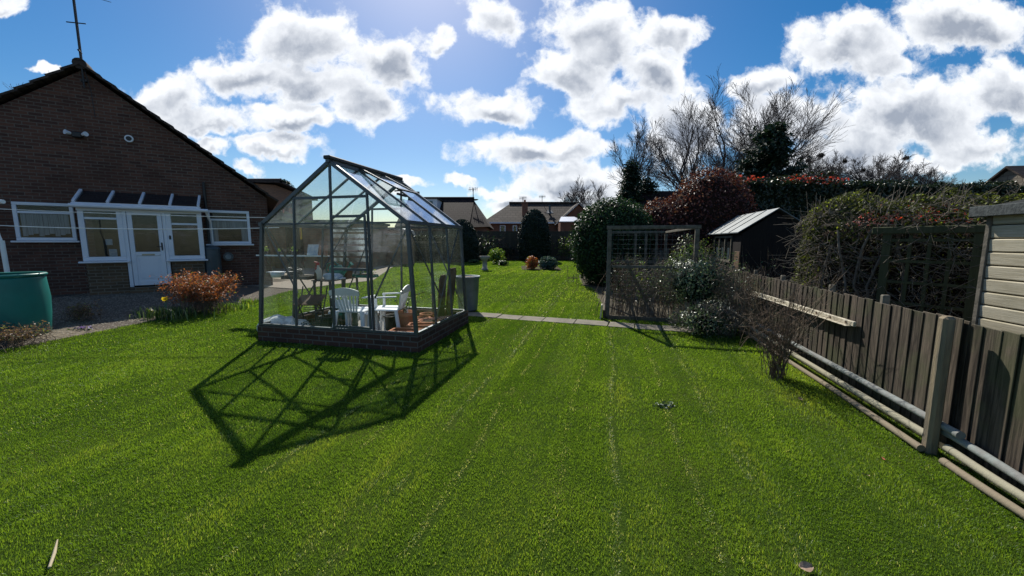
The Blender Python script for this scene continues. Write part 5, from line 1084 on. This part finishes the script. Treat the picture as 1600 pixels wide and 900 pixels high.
# dark strip bed at the foot
sheet('soil_bed', lambda y: back(640), lambda y: back(915), list(np.linspace(FARY-.9, FARY+.3, 5)), 30, .03, M['soil'])
def cone_yew(name, label, px, pyb, pyt, wpx, Y, seed, pw=1.0, topf=.6):
    c = atY(px, (pyb+pyt)/2, Y); g0 = float(gz(c[0], c[1])); h = atY(px, pyt, Y)[2]-g0; r = wpx/600*Y/2; t = thing(name, label, 'bush', (c[0], Y, g0), 0); R = np.random.default_rng(seed); n = 9000
    f = R.random(n)**.8; a = R.uniform(0, 2*pi, n)
    rad = lambda f: r*np.clip(np.sqrt(np.clip(1-((f-.25)/.75).clip(0, 1)**2.2, 0, 1)), 0, 1)*(.9+.1*(f/.25).clip(0, 1))
    rr = rad(f)*(1+.04*np.sin(a*3+f*7)+.05*np.sin(a*5+f*19+seed)+R.normal(0, .03, n)); P = np.stack([rr*np.cos(a), rr*np.sin(a), f*h], 1); Nn = np.stack([np.cos(a), np.sin(a), f*.9], 1); leaves('foliage', P, Nn, .09, M['yew'], t, seed=seed)
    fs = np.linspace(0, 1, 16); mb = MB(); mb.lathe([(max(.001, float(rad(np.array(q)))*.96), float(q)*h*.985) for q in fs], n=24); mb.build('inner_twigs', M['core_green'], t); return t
cone_yew('clipped_yew', 'tall dark clipped yew cone in front of the far fence', 835, 408, 327, 50, FY-1.3, 101)
cone_yew('clipped_yew', 'round topped dark clipped yew just right of the greenhouse roof', 722, 408, 343, 52, FY-2.2, 102)
def small(name, label, cat, px, pyb, w_, h_, seed, lm, n, sz, twigs=40, **k):
    g_ = gnd(px, pyb); s_ = g_[1]/600; r = w_*s_/2; h = h_*s_; return bush(name, label, cat, (g_[0], g_[1], g_[2]+h*.5), (r, r*.8, h*.55), seed, lm, n, sz, twigs=twigs, **k)
small('green_shrub', 'bright green leafy shrub behind the stone planter on the far lawn', 'shrub', 776, 412, 26, 24, 111, 'bright_leaf', 900, .10, thick=.6, ck=.5)
small('cushion_plant', 'small dark green cushion plant at the left of the stone planter', 'plant', 740, 411, 18, 6, 112, 'mid_leaf', 300, .07)
small('cushion_plant', 'low green cushion plant at the right foot of the bright green shrub', 'plant', 786, 415, 18, 8, 113, 'mid_leaf', 300, .07)
small('orange_shrub', 'small orange red leaved shrub on the far lawn', 'shrub', 831, 421, 21, 20, 114, 'orange_leaf', 700, .10, thick=.6, ck=.5)
small('conifer_shrub', 'low spreading blue green conifer next to the small orange shrub', 'shrub', 857, 421, 30, 19, 115, 'blue_leaf', 1200, .10, thick=.5)
sheet('flower_bed', lambda y: gnd(815, 420)[0], lambda y: gnd(875, 420)[0], list(np.linspace(gnd(840, 422)[1]-.05, gnd(840, 416)[1], 4)), 6, .02, M['soil'])
for px, Y, w_, h_, lm, sd_, lb in ((763, FY-.6, 60, 38, 'mid_leaf', 121, 'wispy green shrub against the far fence left of the yew cone'), (882, FY-.7, 40, 34, 'bright_leaf', 122, 'loose climbing shrub on the far fence right of the yew cone'), (790, FY-.5, 34, 24, 'hedge_dark', 123, 'low dark shrub at the foot of the far fence'), (900, FY-1.5, 24, 26, 'mid_leaf', 124, 'leafy shrub between the far fence and the laurel')):
    c = atY(px, 405, Y); s_ = Y/600; cane_bush('fence_shrub', lb, 'shrub', (c[0], Y, float(gz(c[0], Y))), 45, h_*s_*1.15, w_*s_/2, sd_, 'twig', lm, .11, 500, (.15, 1.0), r=.012, arch=.4, sub=5, foot=.25)
q = gnd(757.5, 422); s_ = q[1]/600; hh_ = 22*s_; PL = thing('stone_planter', 'grey stone pedestal bowl standing alone on the far lawn', 'planter', q, .2)
mb = MB(); r = 6*s_; mb.lathe([(r*.9, 0), (r*.9, .06), (r*.65, .09), (r*.62, hh_*.62), (r*.75, hh_*.68)], n=4); mb.build('pedestal', M['concrete'], PL); mb = MB(); mb.lathe([(r*.7, hh_*.68), (r*1.25, hh_*.85), (r*1.35, hh_), (r*1.15, hh_), (r*1.0, hh_*.88), (.01, hh_*.86)], n=20); mb.build('bowl', M['concrete'], PL)
q = gnd(890, 445); t = thing('plant_support', 'thin rusty wire plant support on the lawn beside the laurel', 'plant support', q, 0); mb = MB()
for (a, b_) in (((-.05, 0, 0), (-.07, 0, .62)), ((.25, .1, 0), (.25, .1, .35)), ((.1, -.1, 0), (.1, -.1, .35))): mb.tube([a, b_], .009, 6)
mb.build('leg', M['twig'], t); mb = MB(); mb.tube([(.1+.17*cos(k*.5), .12*sin(k*.5), .22) for k in range(14)], .008, 6); mb.build('ring', M['twig'], t)

# ---- houses beyond
def gable_house(name, label, pa, pb, pe, Y, depth, wallm, roofm, over=.25, hip=0.0, eave=None, rz=0.0, wallto=None):
    """ridge runs along x from sighting pa to pb; eave height from sighting pe"""
    A, B, E_ = atY(*pa, Y), atY(*pb, Y), atY(*pe, Y); g0 = float(gz(0, Y)); zr = (A[2]+B[2])/2-g0; zE = E_[2]-g0; c = (A[0]+B[0])/2; t = thing(name, label, 'house', (c, Y, g0), rz); w = (B[0]-A[0])/2
    run = depth/2; fr0 = -run  # front eave y (towards camera)
    mb = MB(); hx = hip*run
    mb.prism([(-w-hx+.1, fr0+.3, -.3), (-w-hx+.1, -fr0-.3, -.3), (-w-hx+.1, -fr0-.3, zE), (-w+.0 if not hip else -w-hx+.1, 0, zr-.1 if not hip else zE), (-w-hx+.1, fr0+.3, zE)], (2*w+hx-.2, 0, 0)); mb.build('wall', M[wallm], t)
    if not hip:
        rf = MB(); rf.prism([(-w-.1, fr0, zE-.05), (w+.1, fr0, zE-.05), (w+.1, 0, zr), (-w-.1, 0, zr)], (0, .05, .10)); rf.prism([(-w-.1, -fr0, zE-.05), (w+.1, -fr0, zE-.05), (w+.1, 0, zr), (-w-.1, 0, zr)], (0, -.05, .10))
    else:
        rf = MB(); rf.add([(-w-hx-.2, fr0, zE-.05), (w+.1, fr0, zE-.05), (w+.1, 0, zr), (-w, 0, zr), (-w-hx-.2, -fr0, zE-.05), (w+.1, -fr0, zE-.05)], [(0, 1, 2, 3), (0, 3, 4), (3, 2, 5, 4), (1, 5, 2), (0, 4, 5, 1)])
    r_ = rf.build('roof', M[roofm], t); mb = MB(); mb.tube([(-w-.1, 0, zr+.08), (w+.1, 0, zr+.08)], .12, 8); mb.build('ridge_tile', M[roofm], r_)
    return t, w, zr, zE, g0, r_
# middle bungalow with hipped left end and a gable on its right
HB, w, zr, zE, g0, rf = gable_house('far_bungalow', 'red brick bungalow with mottled tiled roof beyond the far fence', (797, 320), (903, 316.5), (780, 350), 41, 8.0, 'far_brick', 'roof_tile_far', hip=.62)
def loc(px, py, Y): p = atY(px, py, Y); return p-np.array(HB.location)
Yf = 41-4.6; q0, q1, q2 = loc(867, 350, Yf), loc(904, 318.5, Yf), loc(925, 337, Yf); y_ = Yf-41
gx0, gx1, gxa = q0[0], q1[0]+(q1[0]-q0[0]), q1[0]; mb = MB(); mb.prism([(gx0+.3, y_, -.3), (gx1-.3, y_, -.3), (gx1-.3, y_, q0[2]), (gxa, y_, q1[2]-.1), (gx0+.3, y_, q0[2])], (0, 4.5, 0)); mb.build('gable_wall', M['far_brick'], HB)
mb = MB(); mb.prism([(gx0, y_-.2, q0[2]-.1), (gxa, y_-.2, q1[2]), (gxa, y_-.2, q1[2]+.12), (gx0, y_-.2, q0[2]+.02)], (0, 4.7, 0)); mb.prism([(gx1, y_-.2, q0[2]-.1), (gxa, y_-.2, q1[2]), (gxa, y_-.2, q1[2]+.12), (gx1, y_-.2, q0[2]+.02)], (0, 4.7, 0)); mb.build('gable_roof', M['roof_tile_far'], HB)
mb = MB(); mb.beam((gx0, y_-.24, q0[2]-.1), (gxa, y_-.24, q1[2]+.02), .05, .25, (0, 1, 0)) ; mb.beam((gx1, y_-.24, q0[2]-.1), (gxa, y_-.24, q1[2]+.02), .05, .25, (0, 1, 0)); mb.build('bargeboard', M['barge'], HB)
yw = -4.0+.3-.02
for (pa, pb) in (((781, 352), (790, 360)), ((801, 352), (808, 360))):
    a_, b_ = loc(*pa, 41-3.72), loc(*pb, 41-3.72); w_ = casement(HB, 'window', (a_[0], a_[2]), (b_[0], b_[2]-.5), -3.74, .08, (), .06, False); MB().box(a_[0]+.05, b_[0]-.05, -3.722, -3.705, b_[2]-.45, a_[2]-.05).build('dark_room_sheet', M['room_dark'], w_)  # flat dark sheet paints the unlit room behind each pane
a_ = loc(765, 350, 37); mb = MB(); mb.box(-w-.62*4-.15, gx0, -4.12, -4.0, zE-.14, zE-.0); mb.build('gutter', M['upvc'], HB)
c_ = loc(820, 337, 38.6); c2 = loc(820, 318, 38.6); mb = MB(); mb.box(c_[0]-.28, c_[0]+.28, -2.7, -2.15, c_[2]-.6, c2[2], 0, .01); mb.box(c_[0]-.33, c_[0]+.33, -2.75, -2.1, c2[2]+.001, c2[2]+.1); ch = mb.build('chimney', M['far_brick'], rf); mb = MB(); mb.tube([(c_[0], -2.4, c2[2]+.1), (c_[0], -2.4, c2[2]+.35)], .11, 10); mb.build('chimney_pot', M['terracotta'], HB)
c_ = loc(859, 330, 38.6); mb = MB(); mb.tube([(c_[0], -2.4, c_[2]-.3), (c_[0], -2.4, c_[2]+.6)], .10, 10); mb.prism([(c_[0]-.35, -2.7, c_[2]-.25), (c_[0]+.35, -2.7, c_[2]-.25), (c_[0]+.2, -2.2, c_[2]+.05), (c_[0]-.2, -2.2, c_[2]+.05)], (0, 0, .06)); mb.build('flue', M['butt_dark'], HB)
def aerial(px, py0, py1, Y, label, dish=False):
    p, q_ = atY(px, py0, Y), atY(px, py1, Y); h = q_[2]-p[2]; t = thing('tv_aerial', label, 'aerial', p, 0, 'aerials on the far houses'); mb = MB(); mb.tube([(0, 0, -.3), (0, 0, h)], .03, 6); mb.build('mast', M['dark_metal'], t); mb = MB(); mb.tube([(-.35, 0, h-.1), (.35, 0, h-.05)], .022, 5)
    for k in range(6): mb.tube([(-.3+.12*k, -.1, h-.25), (-.3+.12*k, .1, h+.1)], .014, 4)
    mb.build('antenna', M['dark_metal'], t)
    if dish: mb = MB(); mb.lathe([(.001, 0), (.15, .03), (.27, .1)], (.15, 0, h*.15), 14); mb.build('dish', M['dark_metal'], t)
aerial(817, 321, 308, 38.6, 'left of the two thin aerials above the mottled roof bungalow'); aerial(847, 318, 306, 41, 'right of the two thin aerials above the mottled roof bungalow'); 
# conservatory roof right of it
q = atY(887, 346, 36.0); t = thing('conservatory', 'pale roofed conservatory in front of the far bungalow gable', 'conservatory', (q[0], 34.5, float(gz(0, 34.5))), 0); zc = q[2]-float(gz(0, 36)); mb = MB(); mb.prism([(-1.1, -1.0, zc-.15), (1.1, -1.0, zc-.15), (.5, .8, zc+.35), (-.7, .8, zc+.35)], (0, 0, .06)); mb.build('roof', M['upvc'], t); mb = MB(); mb.box(-.95, .95, -.8, .8, -.2, zc-.16); mb.build('wall', M['far_brick'], t)
# plum tiled house left of centre with dormer
HL, w, zr, zE, g0, rf = gable_house('tiled_house', 'house with plain plum tiled roof sloping down to the right above the far fence', (640, 308), (739, 315.5), (768, 357), 30, 7.5, 'far_brick', 'roof_tile_plum', hip=0)
B = atY(739, 315.5, 30)-np.array(HL.location); E2 = atY(768, 356, 29)-np.array(HL.location); mb = MB(); mb.add([(B[0], -3.75, zE-.05), (B[0], 3.75, zE-.05), (B[0], 0, zr+.05), (E2[0], -3.4, E2[2]), (E2[0], 3.4, E2[2])], [(0, 2, 3), (2, 4, 3), (1, 4, 2), (0, 3, 4, 1)]); mb.build('hip_roof', M['roof_tile_plum'], HL); MB().box(B[0]-.3, E2[0]-.3, -3.2, 3.2, -.3, E2[2]-.02).build('side_wall', M['far_brick'], HL)
a_, b_ = atY(655, 310.5, 27.5)-np.array(HL.location), atY(683, 329, 27.5)-np.array(HL.location); mb = MB(); mb.box(a_[0], b_[0], -2.5, 1, b_[2], a_[2]); d_ = mb.build('dormer', M['upvc'], HL); MB().box(a_[0]+.3, b_[0]-.3, -2.53, -2.501, b_[2]+.2, a_[2]-.15).build('window', M['pane_dark'], d_); MB().box(a_[0]-.1, b_[0]+.1, -2.6, 1, a_[2]+.001, a_[2]+.08).build('roof', M['felt'], d_)
for px in (649, 653.5): p = atY(px, 309, 29)-np.array(HL.location); q_ = atY(px, 299.5, 29)-np.array(HL.location); MB().tube([(p[0], -1, p[2]-.3), (p[0], -1, q_[2])], .11, 10).build('chimney_pot', M['butt_dark'], HL)
aerial(739.5, 317, 294, 30, 'aerial with a small dish at the right end of the plum tiled roof', True)
# house with tiled gable behind the laurel
q = [atY(x, y, 25.0) for (x, y) in ((989, 328), (991, 294.5), (1052, 295.5), (1060, 330))]; t = thing('tiled_house', 'dark tiled roof of a house showing between the laurel and the copper beech', 'house', (q[1][0], 25, float(gz(0, 25))), 0); z1, z0 = q[1][2]-t.location[2], q[0][2]-t.location[2]-.3; Lx = 4.2
mb = MB(); mb.prism([(0, 0, z0), (Lx, 0, z0), (Lx, 1.8, z1), (.1, 1.8, z1)], (0, .03, .08)); mb.prism([(0, 3.6, z0), (Lx, 3.6, z0), (Lx, 1.8, z1), (.1, 1.8, z1)], (0, .03, .08)); mb.build('roof', M['roof_tile_plum'], t); mb = MB(); mb.prism([(.12, .15, -.2), (.12, 3.45, -.2), (.12, 3.45, z0-.02), (.12, 1.8, z1-.05), (.12, .15, z0-.02)], (Lx-.3, 0, 0)); mb.build('wall', M['far_brick'], t); mb = MB(); mb.beam((-.02, -.02, z0+.02), (.06, 1.8, z1+.03), .06, .14); mb.build('verge', M['concrete'], t)
# stone gable far right
q = [atY(x, y, 19.0) for (x, y) in ((1543, 294), (1577, 262.5), (1640, 262))]; t = thing('stone_house', 'stone gabled house top showing above the hedge at the right edge', 'house', (q[1][0], 19, float(gz(0, 19))), -1.7); z1 = q[1][2]-t.location[2]; dz_ = 2.6
mb = MB(); mb.prism([(-2.6, 0, -.3), (2.6, 0, -.3), (2.6, 0, z1-dz_*.75), (0, 0, z1-.08), (-2.6, 0, z1-dz_*.75)], (0, 5, 0)); mb.build('wall', M['stone'], t)
for s_ in (-1, 1): mb = MB(); mb.prism([(0, -.15, z1), (s_*2.9, -.15, z1-dz_*.84), (s_*2.9, -.15, z1-dz_*.84+.1), (0, -.15, z1+.1)], (0, 5.3, 0)); mb.build('roof', M['roof_tile_side'], t)
MB().box(-.75, -.35, -.08, -.002, z1-1.25, z1-.85, 0, .02).build('alarm_box', M['upvc'], t)
# neighbouring house left, seen past the bungalow and through the greenhouse
HN2, w, zr, zE, g0, rf = gable_house('brick_house', 'brick house with dark tiled roof seen between the bungalow and the greenhouse', (330, 284), (436, 287), (450, 300), 19, 7.0, 'wall_brick', 'roof_tile_side', hip=0)
a_ = atY(425, 348, 17); b_ = atY(560, 348, 17); t = thing('brick_outbuilding', 'low flat topped brick outbuilding seen through the greenhouse glass', 'outbuilding', (a_[0], 17, float(gz(a_[0], 17))), 0); hw_ = a_[2]-t.location[2]; Lw = b_[0]-a_[0]; MB().box(0, Lw, 0, 4, -.2, hw_).build('wall', M['wall_brick'], t); MB().box(-.1, Lw+.1, -.1, 4.1, hw_+.002, hw_+.12).build('roof', M['felt'], t)
MB().box(Lw*.15, Lw*.35, -.03, .0, .0, 1.85, 0, .01).build('door', M['shed_dark'], t)
a_ = atY(560, 367, 20.5); b_ = atY(640, 367, 21.5); t = thing('brick_wall', 'brown brick garden wall along the drive seen through the greenhouse glass', 'wall', (a_[0]-1, 20.5, float(gz(a_[0], 20.5))), .05); hw_ = a_[2]-t.location[2]; Lw = b_[0]-a_[0]+1.4; MB().box(0, Lw, 0, .22, -.2, hw_).build('wall', M['wall_brick'], t); MB().box(-.03, Lw+.03, -.03, .25, hw_+.002, hw_+.07, 0, .01).build('coping', M['concrete'], t)
# parked car behind the wall
q = atY(600, 356, 24); g_ = float(gz(q[0], 24)); hc = q[2]-g_; t = thing('parked_car', 'silver parked car whose roof and windscreen show over the brown wall', 'car', (q[0], 24, g_), .0)
pr = [(-2.1, .45), (-2.1, .9), (-1.9, 1.0), (-1.2, 1.05), (-.75, hc-.12), (-.5, hc), (1.1, hc), (1.6, hc-.15), (2.0, 1.1), (2.1, .9), (2.1, .45)]; mb = MB(); mb.prism([(x, -.85, z) for x, z in pr], (0, 1.7, 0)); mb.build('body', M['car_paint'], t)
mb = MB(); mb.prism([(-1.12, -.862, 1.08), (-.72, -.862, hc-.16), (-.1, -.862, hc-.1), (-.1, -.862, 1.08)], (0, .01, 0)); mb.prism([(0, -.862, 1.08), (0, -.862, hc-.1), (1.1, -.862, hc-.1), (1.7, -.862, 1.12)], (0, .01, 0)); mb.build('window', M['pane_dark'], t)
for sx in (-1.3, 1.35):
    for sy in (-.84, .84): mb = MB(); mb.tube([(sx, sy-.1, .33), (sx, sy+.1, .33)], .33, 18); wh = mb.build('wheel', M['black_plastic'], t); mb = MB(); mb.tube([(sx, sy-.105, .33), (sx, sy+.105, .33)], .19, 14); mb.build('rim', M['galvanised'], wh)
# hedge behind drive
hedge('boundary_hedge', 'dark hedge between the brown wall and the round topped yew', (atY(612, 390, 23.0)[0], 23.0), (atY(706, 390, 23.0)[0], 23.0), .8, 1.55, 131, 'hedge_dark', 5000, .10)
# ================================================================= TREES
def tb(px, Y): p = atY(px, 378, Y); return (p[0], Y, float(gz(p[0], Y)))
def th(py, Y): return atY(800, py, Y)[2]-float(gz(0, Y))
bare_tree('bare_tree', 'large bare many stemmed tree rising left behind the copper beech', tb(1108, 30), th(128, 30), 33, kids=5, maxlev=4, spread=.50, trunkL=.52, r=.13, thin=1.3, mt='bark_far', stems=6, up=.05, fan=.36, shrink=.66, lo=.25)
bare_tree('bare_tree', 'bare tree with fine upright branches right behind the dark conifer', tb(1178, 31), th(132, 31), 34, kids=5, maxlev=4, spread=.46, trunkL=.52, r=.11, thin=1.3, stems=4, up=.08, fan=.20, shrink=.64, lo=.25)
bare_tree('bare_tree', 'slender bare tree with ivy clad trunk left of the large bare tree', tb(984, 28), th(178, 28), 19, kids=6, maxlev=4, spread=.48, trunkL=.5, r=.13, thin=1.2, up=.16, lo=.35)
bare_tree('bare_tree', 'small rounded bare tree above the right end of the mottled roof', tb(918, 48), th(270, 48), 44, kids=5, maxlev=4, spread=.52, trunkL=.5, r=.10, thin=1.7, lo=.2, stems=6, fan=.55, shrink=.64, up=.05)
bare_tree('bare_tree', 'bare treetop showing over the left slope of the bungalow roof', tb(38, 22), th(88, 22), 12, kids=6, maxlev=4, spread=.6, trunkL=.45, r=.15, thin=.8)
def conifer(name, label, px, Y, py, wpx, seed, zlo, lm='conifer', n=9000, size=.28, amp=.35):
    b_ = tb(px, Y); h = th(py, Y); r = wpx/600*Y/2; t = thing(name, label, 'tree', b_, 0); R = np.random.default_rng(seed); mb = MB(); mb.tube([(0, 0, -.1), (0, 0, h*.55), (0, 0, h*.97)], [.22, .12, .02], 8); mb.build('trunk', M['bark'], t)
    P = []; Nn = []
    for k in range(90):
        f = R.random()**.85; z = zlo+(h-zlo)*f; a = R.uniform(0, 2*pi); L = r*(1-f)**.62*R.uniform(.65, 1.12)+.15; m_ = int(n/90); s_ = R.random(m_)**.6; d = np.array([cos(a), sin(a), .28+.3*f]); pp = np.array([0, 0, z])+s_[:, None]*L*d+R.normal(0, .16+.05*L, (m_, 3))*np.array([1, 1, .8]); P.append(pp); Nn.append(np.tile([cos(a)*.5, sin(a)*.5, 1], (m_, 1)))
    leaves('crown', np.concatenate(P), np.concatenate(Nn), size, M[lm], t, jit=.5, asp=.35, seed=seed); return t
conifer('conifer', 'dark green conifer with uneven top in front of the large bare trees', 1192, 24, 202, 124, 141, 1.0, n=13000, size=.30)
conifer('ivy_clad_trunk', 'ivy covered trunk and dark conifer growth at the foot of the slender bare tree', 982, 26, 257, 34, 142, 1.5, n=6000, size=.26)
conifer('conifer', 'small dark conifer top above the dark tiled roof', 1008, 27, 283, 50, 143, 1.5, n=3500, size=.24)
conifer('conifer', 'small dark evergreen top just left of the greenhouse roof', 453, 36, 286, 20, 144, 2.0, n=2500, size=.3)
# distant row with rooks' nests
rowp = []
for k, sd_ in enumerate((21, 22, 23)):
    rowp.append(bare_tree('distant_tree', 'x', tb(1250+k*22, 72), 18.5, sd_, kids=6, maxlev=4, spread=.75, trunkL=.42, r=.3, thin=3.2, group='bare trees in the distant row', up=.12))
pxs = [1248, 1268, 1290, 1312, 1334, 1355, 1377, 1399, 1420, 1440, 1457]; hts = [238, 236, 238, 241, 236, 238, 243, 246, 244, 250, 262]
wds = ['leftmost tree of the distant bare row, beside the dark conifer', 'second tree from the left in the distant bare row', 'third tree from the left in the distant bare row, with a large nest', 'fourth tree from the left in the distant bare row', 'fifth tree from the left in the distant bare row', 'middle tree of the distant bare row', 'seventh tree from the left in the distant bare row', 'fourth tree from the right in the distant bare row', 'third tree from the right in the distant bare row', 'second tree from the right in the distant bare row', 'rightmost and lowest tree of the distant bare row']
R = np.random.default_rng(9)
for k, px in enumerate(pxs):
    Y = 72+R.uniform(-3, 3); s_ = th(hts[k], Y)/18.5
    if k < 3: o = rowp[k]; o.location = tb(px, Y); o['label'] = wds[k]; o.scale = (s_*1.0, s_*1.0, s_); o.rotation_euler = (0, 0, R.uniform(0, 6))
    else: dup(rowp[k % 3], tb(px, Y), R.uniform(0, 6), wds[k], None, (s_*1.0, s_*1.0, s_))
nl = {1252: 'rook nest high in the leftmost part of the distant bare row', 1283: 'pair sized rook nest at the top of the distant bare row on the left', 1320: 'rook nest in the middle left of the distant bare row', 1349: 'rook nest low in the middle of the distant bare row', 1416: 'rook nest high at the right of the distant bare row', 1262: 'small rook nest just left of the largest nest'}
for (px, py, w_) in ((1252, 247, 5), (1283, 243, 9), (1320, 252, 6), (1349, 266, 6), (1416, 247, 8), (1262, 251, 5)):
    p = atY(px, py, 70); rr = w_/600*70/2; R2_ = np.random.default_rng(px); S_ = []
    for k in range(150): a = R2_.normal(0, 1, 3)*np.array([rr*.38, rr*.38, rr*.34]); d = unit(R2_.normal(0, 1, 3)*np.array([1, 1, .7])); S_.append((a-d*rr*.4, a+d*rr*.4, .045, .03))
    o = sticks('rook_nest', S_, M['bark']); o.location = tuple(p); tag(o, nl[px], 'nest', 'nests in the distant row')
# ================================================================= NEAR LEFT PLANTING AND SMALL THINGS
c = gnd(318, 488); cane_bush('spirea_bush', 'orange leaved spirea bush beside the path in front of the bungalow', 'shrub', (c[0], c[1], c[2]), 170, .88, .72, 151, 'twig', 'orange_leaf', .042, 6000, (.30, 1.0), r=.005, arch=.75, sub=7, foot=.22)
c = gnd(22, 538); cane_bush('spirea_bush', 'small pink brown leaved shrub in front of the green water butt', 'shrub', (c[0]+.1, c[1]-.05, c[2]), 70, .38, .42, 152, 'twig', 'pink_leaf', .032, 900, (.3, 1.0), r=.004, arch=.5, sub=6, foot=.2)
c = gnd(88, 508); cane_bush('spirea_bush', 'small pink brown leaved shrub right of the green water butt', 'shrub', (c[0]+.05, c[1]+.35, c[2]), 50, .38, .22, 153, 'twig', 'pink_leaf', .032, 600, (.2, 1.0), r=.004, arch=.5, sub=6, foot=.12)
def strap_plant(name, label, cat, base, n, h, spr, seed, mt='mid_leaf', w=.014):
    R = np.random.default_rng(seed); t = thing(name, label, cat, base, 0); V = []
    for k in range(n):
        a = R.uniform(0, 6.28); b0 = np.array([R.normal(0, spr*.45), R.normal(0, spr*.3), 0]); L = h*R.uniform(.6, 1.1); ln = R.uniform(.1, .7); d = np.array([cos(a), sin(a), 0]); sd_ = np.array([-sin(a), cos(a), 0])*w/2; m_ = b0+d*L*ln*.3+np.array([0, 0, L*.65]); e = b0+d*L*ln+np.array([0, 0, L*(1-.25*ln)]); V.append([b0-sd_, b0+sd_, m_+sd_, m_-sd_, e])
    npmesh('leaves', np.array(V), 5, [(0, 1, 2, 3), (3, 2, 4)], M[mt], t, R.random(n)); return t
c = gnd(268, 497); strap_plant('daffodil_clump', 'clump of strappy green daffodil leaves at the left foot of the spirea', 'plant', c, 260, .26, .55, 161)
c = gnd(352, 484); strap_plant('green_clump', 'low green leaf clump at the right foot of the spirea', 'plant', (c[0]+.1, c[1], c[2]), 200, .18, .5, 162, 'bright_leaf')
c = gnd(388, 474); strap_plant('green_clump', 'small green leaf clump between the spirea and the greenhouse', 'plant', c, 90, .14, .25, 163, 'bright_leaf')
def daffodil(px, py, Y, label, n):
    p = atY(px, py, Y); g_ = float(gz(p[0], Y)); t = thing('daffodil', label, 'flower', (p[0], Y, g_), 0, 'yellow daffodils by the path'); h = p[2]-g_; R = np.random.default_rng(int(px)); st = []; V = []
    for k in range(n):
        top = np.array([R.normal(0, .03), R.normal(0, .03), h+R.normal(0, .015)]); st.append(((0, 0, 0), top, .004, .003))
        for j in range(6): a = j*pi/3+R.uniform(0, .3); d = np.array([cos(a), 0, sin(a)]); s2 = np.array([-sin(a), 0, cos(a)])*.014; V.append([top+np.array([0, -.01, 0]), top+d*.025+s2, top+d*.045, top+d*.025-s2])
    sticks('stem', st, M['can_green'], t); npmesh('petals', np.array(V), 4, [(0, 1, 2), (0, 2, 3)], M['petal'], t, R.random(len(V)))
    mb = MB(); top = np.array(st[0][1]); mb.tube([top, top+np.array([0, -.03, 0])], [.009, .015], 10); mb.build('trumpet', M['yellow'], t)
daffodil(258, 466.5, 7.4, 'pair of yellow daffodils left of the spirea bush', 3); daffodil(232, 485, 7.3, 'single yellow daffodil at the edge of the path', 2)
c = gnd(132, 516); t = thing('violet_patch', 'little patch of violet crocus flowers at the lawn edge', 'flower', c, 0); R = np.random.default_rng(4); P = np.stack([R.normal(0, .09, 60), R.normal(0, .04, 60), R.uniform(.02, .06, 60)], 1); leaves('petals', P, np.tile([0, -.3, 1.], (60, 1)), .03, M['violet'], t, seed=2); leaves('leaves', P-np.array([0, 0, .02]), np.tile([0, -.3, 1.], (60, 1)), .04, M['mid_leaf'], t, seed=3)
for (px, py, lb) in ((370, 476, 'small stone at the lawn edge near the left corner of the greenhouse'),):
    c = gnd(px, py); t = core('edging_stone', (0, 0, .03), (.12, .08, .06), 6, M['flag_stone'], None); t.location = tuple(c); tag(t, lb, 'stone')
# stick and fallen leaves on the lawn
c = gnd(78, 893); d_ = gnd(92, 858); mb = MB(); mb.tube([(0, 0, .02), ((d_-c)[0]*.5+.004, (d_-c)[1]*.5, .035), ((d_-c)[0], (d_-c)[1], .05)], [.006, .007, .003], 7); o = mb.build('fallen_stick', M['straw']); o.location = tuple(c); tag(o, 'pale dry stick lying in the grass at the bottom left corner', 'stick')
def fallen(px, py, lb, s_, col, rz):
    c = gnd(px, py); mb = MB(); V = []; 
    for i in range(5):
        f = i/4; w_ = s_*.32*sin(pi*(.12+.8*f)); V += [(s_*(f-.5), -w_, .004+.25*s_*abs(f-.5)**1.5+.18*w_), (s_*(f-.5), 0, .002+.15*s_*abs(f-.5)), (s_*(f-.5), w_, .006+.2*w_+.1*s_*f)]
    mb.add(V, [(3*i+j, 3*i+j+1, 3*i+j+4, 3*i+j+3) for i in range(4) for j in range(2)]); o = mb.build('fallen_leaf', M[col], None, False); o.location = (c[0], c[1], c[2]+.018); o.rotation_euler = (.3, .1, rz); tag(o, lb, 'leaf', 'dead leaves on the lawn')
mat('dead_leaf', (.38, .27, .19), .7, (.2, .12, .08), 30, .8); mat('dead_red', (.35, .08, .04), .7)
fallen(1258, 893, 'curled brown leaf lying at the bottom edge of the photo', .07, 'dead_leaf', .2); fallen(1378, 721, 'small red leaf on the lawn left of the pale fence post', .045, 'dead_red', 1.1); fallen(1352, 747, 'small brown leaf on the lawn below the red one', .04, 'dead_leaf', 2.0); fallen(1250, 627, 'pale dry leaf on the lawn in front of the bare currant bush', .06, 'dead_leaf', .6)
c = gnd(1040, 636); t = thing('lawn_weed', 'small pale weed rosette in the middle of the lawn', 'plant', c, 0); R = np.random.default_rng(8); P = np.stack([R.normal(0, .045, 60), R.normal(0, .025, 60), R.uniform(.01, .03, 60)], 1); leaves('leaves', P, np.tile([0, -.2, 1.], (60, 1)), .035, M['grey_leaf'], t, seed=9)
for o in list(bpy.data.objects):
    if o.parent is not None and o.get('kind') is None: pass
